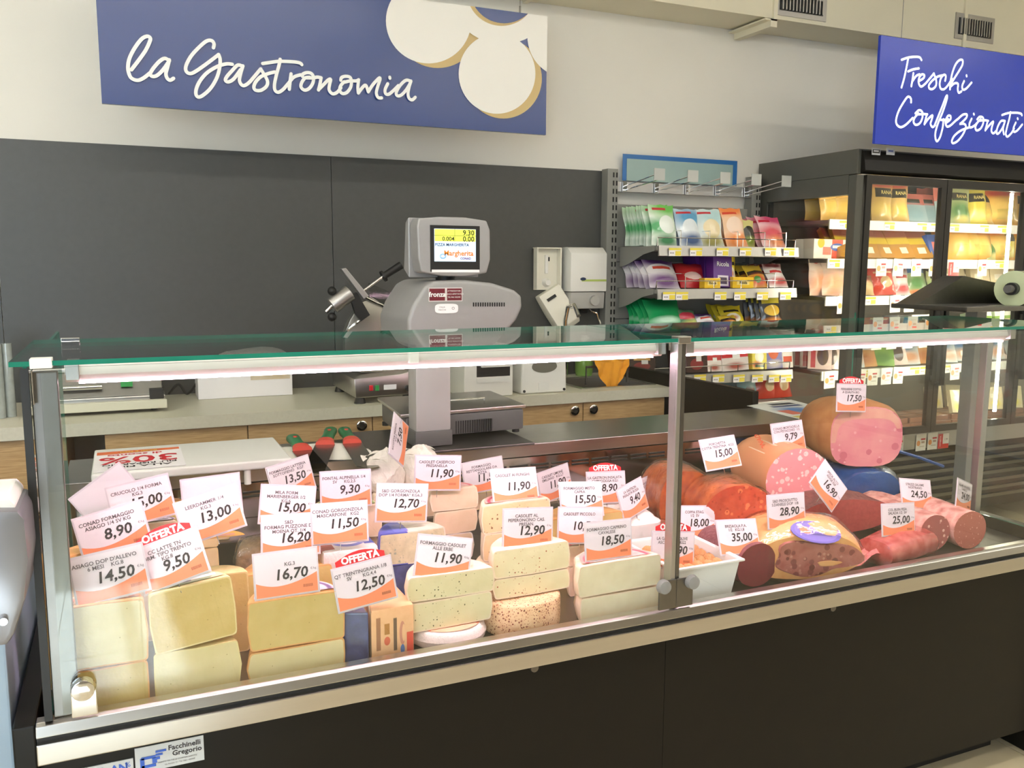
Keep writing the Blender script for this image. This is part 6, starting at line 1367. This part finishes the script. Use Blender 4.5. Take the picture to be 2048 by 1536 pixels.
# ================================================================== GLASS DOOR FRIDGE
fx, fy, ft = 3.2, 3.2, 2.0
FX1 = 5.4
fr = thing('glass_door_fridge', 'tall charcoal fridge with glass doors and lit shelves of packaged food', 'fridge', (4.2, 3.5, 0))
def fp_(nm, b, m, **kw): return part(nm, b, m, fr, world=True, **kw)
FD = mat('fridge_charcoal', '56564f', .3, noise=(20, .1)); FI = mat('fridge_interior', '8d8578', .5, noise=(9, .1))
fp_('canopy', B().prism([(fy, 1.885), (fy, ft), (WALL_Y-.02, ft), (WALL_Y-.02, 1.885)], 'x', fx, FX1), FD, bevel=.003, fix=True)
fp_('canopy_front', B().prism([(fy-.03, 1.9), (fy-.001, 1.885), (fy-.001, ft-.005), (fy-.015, ft-.01)], 'x', fx+.02, FX1), BLACKP, fix=True)
fp_('side_frame', B().box((fx, fy, .12), (fx+.045, fy+.05, 1.88)), FD, bevel=.003)
fp_('side_frame', B().box((fx, WALL_Y-.1, .12), (fx+.045, WALL_Y-.02, 1.884)), FD)
fp_('side_glass', B().box((fx+.01, fy+.051, .62), (fx+.016, WALL_Y-.101, 1.779), side=(1, 1, 1, 1, 0, 0)), [glass('fridge_side_glass', (.9, .9, .88), 1.5, 0, 1.0), BLACK])
fp_('side_upper_panel', B().box((fx, fy+.051, 1.79), (fx+.04, WALL_Y-.101, 1.884)), FD)
fp_('side_panel', B().box((fx, fy+.051, .12), (fx+.04, WALL_Y-.101, .619)), FD)
fp_('back', B().box((fx+.046, WALL_Y-.1, .12), (FX1, WALL_Y-.08, 1.884)), FI)
fp_('base', B().box((fx+.046, fy+.12, .1), (FX1, WALL_Y-.101, .5)), BLACKP)
for i in range(7): fp_('grille_slat', B().box((fx+.06, fy+.1, .16+i*.045), (FX1-.05, fy+.118, .178+i*.045)), STEELD)
fp_('bottom_rail', B().box((fx+.046, fy+.05, .5), (FX1, fy+.1, .6)), ALU, bevel=.003)
fp_('deck', B().box((fx+.046, fy+.101, .5), (FX1, WALL_Y-.101, .545)), ALU)
FZ = [.60, .912, 1.10, 1.295, 1.485, 1.68]
SF = 3.42
for z in FZ[1:]:
    s_ = fp_('shelf', B().box((fx+.05, SF, z-.018), (FX1-.02, WALL_Y-.105, z)), ALU)
    fp_('shelf_edge', B().box((fx+.05, SF-.008, z-.045), (FX1-.02, SF-.0005, z+.003)), WPL)
# doors
dx = [fx+.05, PY(1882, 500, fy).x, PY(2040, 560, fy).x, FX1-.02]
FDB = mat('door_black', '23211e', .3, noise=(9, .1))
for i in range(3):
    a_, c_ = dx[i]+.002, dx[i+1]-.002
    d_ = fp_('door', B().box((a_, fy-.012, .6), (a_+.035, fy+.012, 1.88)).box((c_-.035, fy-.012, .6), (c_, fy+.012, 1.88)).box((a_+.035, fy-.012, 1.84), (c_-.035, fy+.012, 1.88)).box((a_+.035, fy-.012, .6), (c_-.035, fy+.012, .635)), FDB)
    gb = B().box((a_+.035, fy-.003, .635), (c_-.035, fy+.003, 1.84)); gb.off(fr.location); link('pane', gb.mesh('pane', GLASS), d_)
    hxx = c_-.018 if i == 0 else a_+.018
    hb2 = B().box((hxx-.012, fy-.05, .85), (hxx+.012, fy-.025, 1.25)).box((hxx-.01, fy-.025, .87), (hxx+.01, fy-.0125, .9)).box((hxx-.01, fy-.025, 1.2), (hxx+.01, fy-.0125, 1.23)); hb2.off(fr.location)
    link('handle', hb2.mesh('handle', BLACK, False, .003), d_)
for x in (fx+.105, dx[1]+.07, dx[2]-.03, FX1-.08): fp_('led_strip', B().box((x-.008, fy+.06, .66), (x+.008, fy+.07, 1.84)), LEDW)
q = PY(1762, 303, fy-.03)
for k, xx in enumerate((1748, 1777)):
    q = PY(xx, 304, fy-.02); st = fp_('maker_sticker', B().box((q.x-.026, fy-.0335, q.z-.015), (q.x+.026, fy-.031, q.z+.015)), printed('sticker_bw%d' % k, 'd8dadc', [('rect', .5, .55, .44, .28, '30302e' if k == 0 else 'c8ccd4'), ('rect', .5, .6, .3, .12, 'd8dadc' if k == 0 else '5a6aa8')]))
# products in the fridge
def fX(px_, py_, Y=SF+.05): return PY(px_, py_, Y).x
fzs = [.546]+[z+.003 for z in FZ[1:]]
def fr_row(px_, lv, me, lab, cat, n=2, dy=.09, lean=-8, name='food_pack', yaw=0, txt=None, Y0=SF+.06):
    p = PY(px_, (640, 735, 640, 590, 515, 445)[lv], Y0)
    if p.x < 3.31: Y0 = min(3.72, Y0*3.31/p.x); n = 1
    row(name, me, lab, cat, lab+'s', max(p.x, 3.31), Y0, fzs[lv], n, dy, lean, yaw, txt=txt)
LOGO = mat('logo_gold', 'e8d27a', .5, noise=(9, .1))
for i, x in enumerate((1660, 1690, 1763, 1796)): fr_row(x, 5, pm(M_PASTA, .15, .2, .05, 40+i), 'golden pasta bag with dark badge '+('seen through the side glass', 'close behind the side frame', 'beside the side frame', 'beside the pale blue trays')[i], 'pasta bag', 2, .1, -6, txt=('RANA', .026, .148, LOGO, -.03))
for i, x in enumerate((1832, 1858)): fr_row(x, 5, box_mesh(.13, .17, .03, M_PASTAB), 'pale blue pasta tray with coral top', 'pasta tray', 2, .05, -28, yaw=-10)
fr_row(1884, 5, pm(M_PASTAB, .13, .2, .04, 44), 'blue and coral pasta bag by the door frame', 'pasta bag', 2)
fr_row(1918, 5, pm(M_PASTAG, .16, .2, .05, 45), 'green printed pasta bag', 'pasta bag', 2, txt=('RANA', .026, .148, LOGO, -.028))
fr_row(1956, 5, pm(M_PASTAY, .15, .2, .05, 46), 'lemon yellow pasta bag with dark badge', 'pasta bag', 2, txt=('RANA', .026, .148, LOGO, -.028))
fr_row(2003, 5, pm(M_TORT, .26, .2, .08, 47), 'large orange tortellini bag', 'pasta bag', 2)
for i, x in enumerate((1700, 1738, 1773, 1808, 1842)): fr_row(x, 4, box_mesh(.15, .19, .03, M_TRAYG), 'flat gold pasta tray, '+('first', 'second', 'third', 'fourth', 'fifth')[i]+' from the side frame', 'pasta tray', 2, .06, -34, yaw=-6)
row('food_pack', box_mesh(.26, .1, .12, M_SANDW), 'white carton of cheese slices with red and blue print', 'carton', None, PY(1645, 495, 3.56).x, 3.56, fzs[4], 1, lean=0)
fr_row(1872, 4, box_mesh(.1, .14, .03, M_BLUEC), 'blue tray behind the door frame', 'pasta tray', 2, .06, -20)
for i, x in enumerate((1922, 1952)): fr_row(x, 4, pm(M_TORT, .17, .19, .06, 50+i), 'golden tortellini bag on the middle shelf', 'pasta bag', 2, .08, -16)
fr_row(1988, 4, pm(M_PASTAG, .12, .16, .05, 52), 'dark green and yellow pasta bag leaning', 'pasta bag', 2, .08, -24)
fr_row(2018, 4, pm(M_PASTAY, .12, .17, .05, 53), 'yellow pasta bag at the shelf end', 'pasta bag', 2)
for i, x in enumerate((1640, 1668, 1694)): fr_row(x, 3, pm(M_WURST, .14, .19, .06, 55+i), 'white and orange sausage bag behind the side glass', 'food bag', 2, .1, -10)
fr_row(1722, 3, pm(M_TAN, .17, .11, .07, 58), 'tan bread pack with dark red top', 'food pack', 2, .1, -20)
fr_row(1767, 3, pm(M_REDF, .17, .17, .06, 59), 'bright red grated cheese bag', 'food bag', 2, .1, -14)
fr_row(1802, 3, pm(M_WRED, .13, .16, .05, 60), 'small dark red and beige bag', 'food bag', 2, .1, -14)
fr_row(1835, 3, pm(M_SALADB, .15, .18, .05, 61), 'green salad bag with blue header', 'food bag', 2, .1, -14)
fr_row(1868, 3, pm(M_PASTAG, .1, .13, .05, 62), 'mixed vegetable bag by the door frame', 'food bag', 2, .1, -14)
for i, x in enumerate((1912, 1945, 1980, 2015)): fr_row(x, 3, box_mesh(.15, .17, .03, M_BEIGE), 'beige sliced cheese pack with yellow corner', 'cheese pack', 2, .06, -28, yaw=-12)
for i, x in enumerate((1640, 1680)): fr_row(x, 2, box_mesh(.16, .04, .12, M_SLICE1), 'low dark ham tray behind the side glass', 'food pack', 1, .1, -6)
fr_row(1712, 2, box_mesh(.1, .07, .1, M_LIQ), 'olive green small tub carton', 'food pack', 1, .1, -6)
fr_row(1752, 2, box_mesh(.15, .07, .1, M_BLUEC), 'royal blue box with pink print', 'food pack', 1, .1, -6)
for i, (x, m) in enumerate(((1795, M_KINDER), (1828, M_SLICE2), (1855, M_SLICE3))): fr_row(x, 2, box_mesh(.11, .085, .1, m), ('white box with black top', 'orange and white stacked box', 'green and white stacked box')[i]+' in the fridge', 'food pack', 1, .1, -4)
for i, x in enumerate((1915, 1955, 1995)): fr_row(x, 2, box_mesh(.13, .05, .1, M_BEIGE), 'low beige cheese box behind the film roll', 'food pack', 1, .1, -4)
for i, x in enumerate((1592, 1608, 1624, 1640, 1658)): fr_row(x, 1, box_mesh(.12, .15, .012, M_SLICE1), 'sliced ham pack with red band leaning behind the side glass', 'ham pack', 1, .1, -26, yaw=-38)
for i, (x, m, l_) in enumerate(((1674, M_SLICE2, 'orange'), (1706, M_SLICE4, 'white and blue'), (1735, M_SLICE2, 'orange'), (1768, M_SLICE3, 'green'), (1795, M_SLICE1, 'ham'), (1820, M_SLICE4, 'white and blue'), (1850, M_SLICE2, 'orange'), (1895, M_SLICE4, 'white and blue'), (1925, M_SLICE4, 'white and blue'), (1955, M_SLICE2, 'orange'), (1975, M_SLICE4, 'white and blue'), (2010, M_SLICE1, 'ham'))):
    fr_row(x, 1, box_mesh(.12, .15, .012, m), l_+' sliced meat pack leaning on the lower fridge shelf', 'meat pack', 2, .05, -26, yaw=-22)
MT = box_mesh(.14, .028, .2, M_MEATB)
for i in range(13):
    xx = fx+.14+i*.155
    for k in range(3): tag(link('meat_tray', MT, None, (xx, 3.47+.02*k, .547+.0285*k), (0, 0, R_((i*37+k*23) % 9-4))), 'flat brown vacuum packed meat in the fridge bottom, '+('lowest', 'middle', 'topmost')[k]+' of its stack', 'meat pack', 'brown meat packs in the fridge bottom')
    if i in (6, 7, 8, 9): row('cheese_wedge_pack', box_mesh(.09, .13, .03, M_BEIGE), 'pale yellow cheese wedge pack standing in the fridge bottom', 'cheese pack', 'yellow wedge packs', xx, 3.42, .634, 2, .16, -20, yaw=-20)
for lv, me_, lab3, cat3 in ((5, pm(M_PASTA, .15, .2, .05, 90), 'golden pasta bag behind the far door', 'pasta bag'), (4, pm(M_TORT, .17, .18, .06, 91), 'orange tortellini bag behind the far door', 'pasta bag'), (3, box_mesh(.15, .16, .03, M_BEIGE), 'beige cheese pack behind the far door', 'cheese pack'), (2, box_mesh(.13, .09, .1, M_SLICE3), 'green and white box behind the far door', 'food pack'), (1, box_mesh(.12, .15, .03, M_SLICE4), 'white and blue meat pack behind the far door', 'meat pack')):
    for i in range(6): row('food_pack', me_, lab3, cat3, lab3+'s', 4.45+i*.165, SF+.06, fzs[lv], 1, lean=-12)
# labels and promo cards on the fridge shelves
PRM = B().box((-.036, -.0008, -.045), (.036, 0, .045)).mesh('promo_card', printed('promo_print', 'f0ece2', [('ell', .25, .45, .18, .16, 'e89a5a'), ('rect', .7, .68, .22, .05, 'd0343c'), ('rect', .7, .5, .16, .06, 'b89a8a'), ('rect', .6, .25, .25, .03, 'c8bfb0')]))
for (x, lv) in ((1780, 5), (1845, 5), (1872, 5), (1910, 5), (1970, 5), (2005, 5), (1690, 5), (1670, 4), (2000, 4), (1742, 3), (1850, 3), (1900, 1), (1945, 1), (1700, 1), (1730, 1), (1830, 1), (1850, 1)):
    p = PY(x, (0, 742, 640, 600, 525, 452)[lv], SF-.012); tag(link('shelf_label', LBM, None, (p.x, SF-.0095, FZ[lv]-.022)), 'white and yellow price label on a fridge shelf edge', 'label', 'fridge shelf price labels')
for (x, lv) in ((1763, 4), (1797, 4), (1833, 4), (1868, 4), (1965, 4), (1685, 3), (1790, 3), (1818, 3), (1660, 1), (1722, 1), (1746, 1), (1773, 1), (1797, 1), (1910, 1), (1960, 1), (1755, 2), (1785, 2), (1818, 2), (1850, 2)):
    p = PY(x, (0, 742, 650, 612, 530, 452)[lv], SF-.012); tag(link('promo_card', PRM, None, (p.x, SF-.0115, FZ[lv]-.04), (0, R_((x*7) % 5-2), 0)), 'white promotional card with orange sun hanging from a fridge shelf', 'card', 'promotional cards on the fridge shelves')
for x in (1800, 1845, 1868, 1945): p = PY(x, 870, fy+.04); tag(link('promo_card', PRM, None, (p.x, fy+.047, .535)), 'white promotional card hanging on the fridge bottom rail', 'card', 'cards on the fridge bottom rail')
for (x, yy, Y, z) in ((1908, 0, SF-.013, FZ[4]-.05), (1912, 0, fy+.046, .53)):
    p = PY(x, 530, Y); t = thing('offer_card', 'red OFFERTA strip beside a small price on '+('the fridge shelf' if Y > 3.3 else 'the fridge bottom rail'), 'card', (p.x, Y, z))
    part('card', B().box((-.04, -.001, -.04), (.04, 0, .04)), printed('offer_card_print%d' % x, 'ece6de', [('rect', .22, .5, .22, .5, 'd02a30'), ('rect', .7, .15, .3, .16, 'd83a30')]), t)
    text('lettering', 'OFFERTA', .014, t, (-.023, -.0016, 0), LETW, rot=(0, R_(-90), 0)); text('lettering', '1,99', .016, t, (.018, -.0016, .008), INK)
# blue strap on the bottom rail
a = PY(1782, 898, fy+.03); c = PY(1888, 933, fy+.03)
solo('blue_strap', B().tube([(a.x, fy+.035, a.z), ((a.x+c.x)/2, fy+.03, (a.z+c.z)/2+.004), (c.x, fy+.035, c.z)], .008, 6), mat('strap_blue', '1a5ab8', .4, noise=(9, .2)), 'thin bright blue strap hanging across the fridge base', 'strap', smooth=True)

# ================================================================== FILM WRAPPER ON A STAND, RIGHT
wy_ = 2.55
a = PY(1892, 606, wy_); c = PY(2005, 577, wy_); e_ = PY(1985, 640, wy_)
t = thing('film_wrapper', 'grey film wrapping stand with a roll of greenish cling film', 'film dispenser', (e_.x, wy_, 0))
def fw(nm, b, m, **kw): return part(nm, b, m, t, world=True, **kw)
pz = PY(1900, 612, wy_).z
fw('plate', B().box((a.x, wy_-.1, pz-.02), (a.x+.75, wy_+.28, pz)), STEELD, bevel=.003)
fw('slope', B().prism([(a.x+.01, pz), (a.x+.75, pz), (a.x+.75, pz+.05), (a.x+.28, pz+.12)], 'y', wy_+.15, wy_+.26), STEELD, fix=True)
rz_ = PY(2005, 577, wy_)
fw('film_roll', B().cyl((rz_.x, wy_-.05, rz_.z), (rz_.x+.4, wy_+.1, rz_.z), .075, n=28), mat('cling_film_roll', 'c3cfa4', .2, noise=(12, .3, 'dfe6c8'), coat=.5), smooth=True)
fw('roll_core', B().cyl((rz_.x-.035, wy_-.062, rz_.z), (rz_.x+.0, wy_-.049, rz_.z), .026, n=18), BLACK, smooth=True)
fw('spindle', B().cyl((rz_.x-.075, wy_-.078, rz_.z), (rz_.x-.035, wy_-.063, rz_.z), .016, n=14), DGREYPL, smooth=True)
fw('column', B().box((e_.x-.03, wy_+.05, .03), (e_.x+.03, wy_+.11, pz-.02)), GREYPL, bevel=.004)
fw('foot', B().box((e_.x-.2, wy_-.1, 0), (e_.x+.2, wy_+.26, .03)), DGREYPL, bevel=.006)

# ================================================================== NEIGHBOURING CASE, LEFT
t = thing('neighbouring_case', 'pale blue grey neighbouring counter with rounded grey end cheek', 'counter', (-.6, 1.8, 0))
def nb(nm, b, m, **kw): return part(nm, b, m, t, world=True, **kw)
nb('base', B().box((-1.9, 1.63, 0), (-.212, 2.3, .84)), mat('pale_blue_laminate', '9fb3c4', .45, noise=(9, .08)), bevel=.004)
nb('top', B().box((-1.9, 1.60, .841), (-.212, 2.3, .87)), DGREYPL, bevel=.004)
ck = [PY(x, y, 1.45) for x, y in ((-60, 1022), (36, 1022), (50, 1040), (58, 1120), (50, 1200), (28, 1270), (14, 1293), (-60, 1296))]
nb('end_cheek', B().prism([(p.x, p.z) for p in ck], 'y', 1.45, 1.6), mat('cheek_grey', '87868a', .3, .4, noise=(9, .1)), bevel=.008, smooth=True, fix=True)
cw = [PY(x, y, 1.5) for x, y in ((-60, 990), (20, 985), (34, 1000), (36, 1022), (-60, 1022))]
nb('cheek_cap', B().prism([(p.x, p.z) for p in cw], 'y', 1.47, 1.6), WPL, bevel=.004, fix=True)
q = PY(8, 1240, 1.45); nb('screw', B().cyl((q.x, 1.45, q.z), (q.x, 1.442, q.z), .006, n=12), CHROME, smooth=True)
q = PY(3, 850, 3.45)
t2 = thing('bag_roll', 'upright pack of clear plastic bags standing on the worktop end', 'bags', (q.x, 3.5, WZ+.001))
for k in range(4): part('bag_sheet', B().cyl((-.07+k*.03, .02*k, 0), (-.07+k*.03, .02*k, PY(4, 690, 3.5).z-WZ), .018, n=10), mat('clear_sheets', 'a9b0a9', .15, noise=(30, .4, '7d847d'), coat=.5), t2, smooth=True)
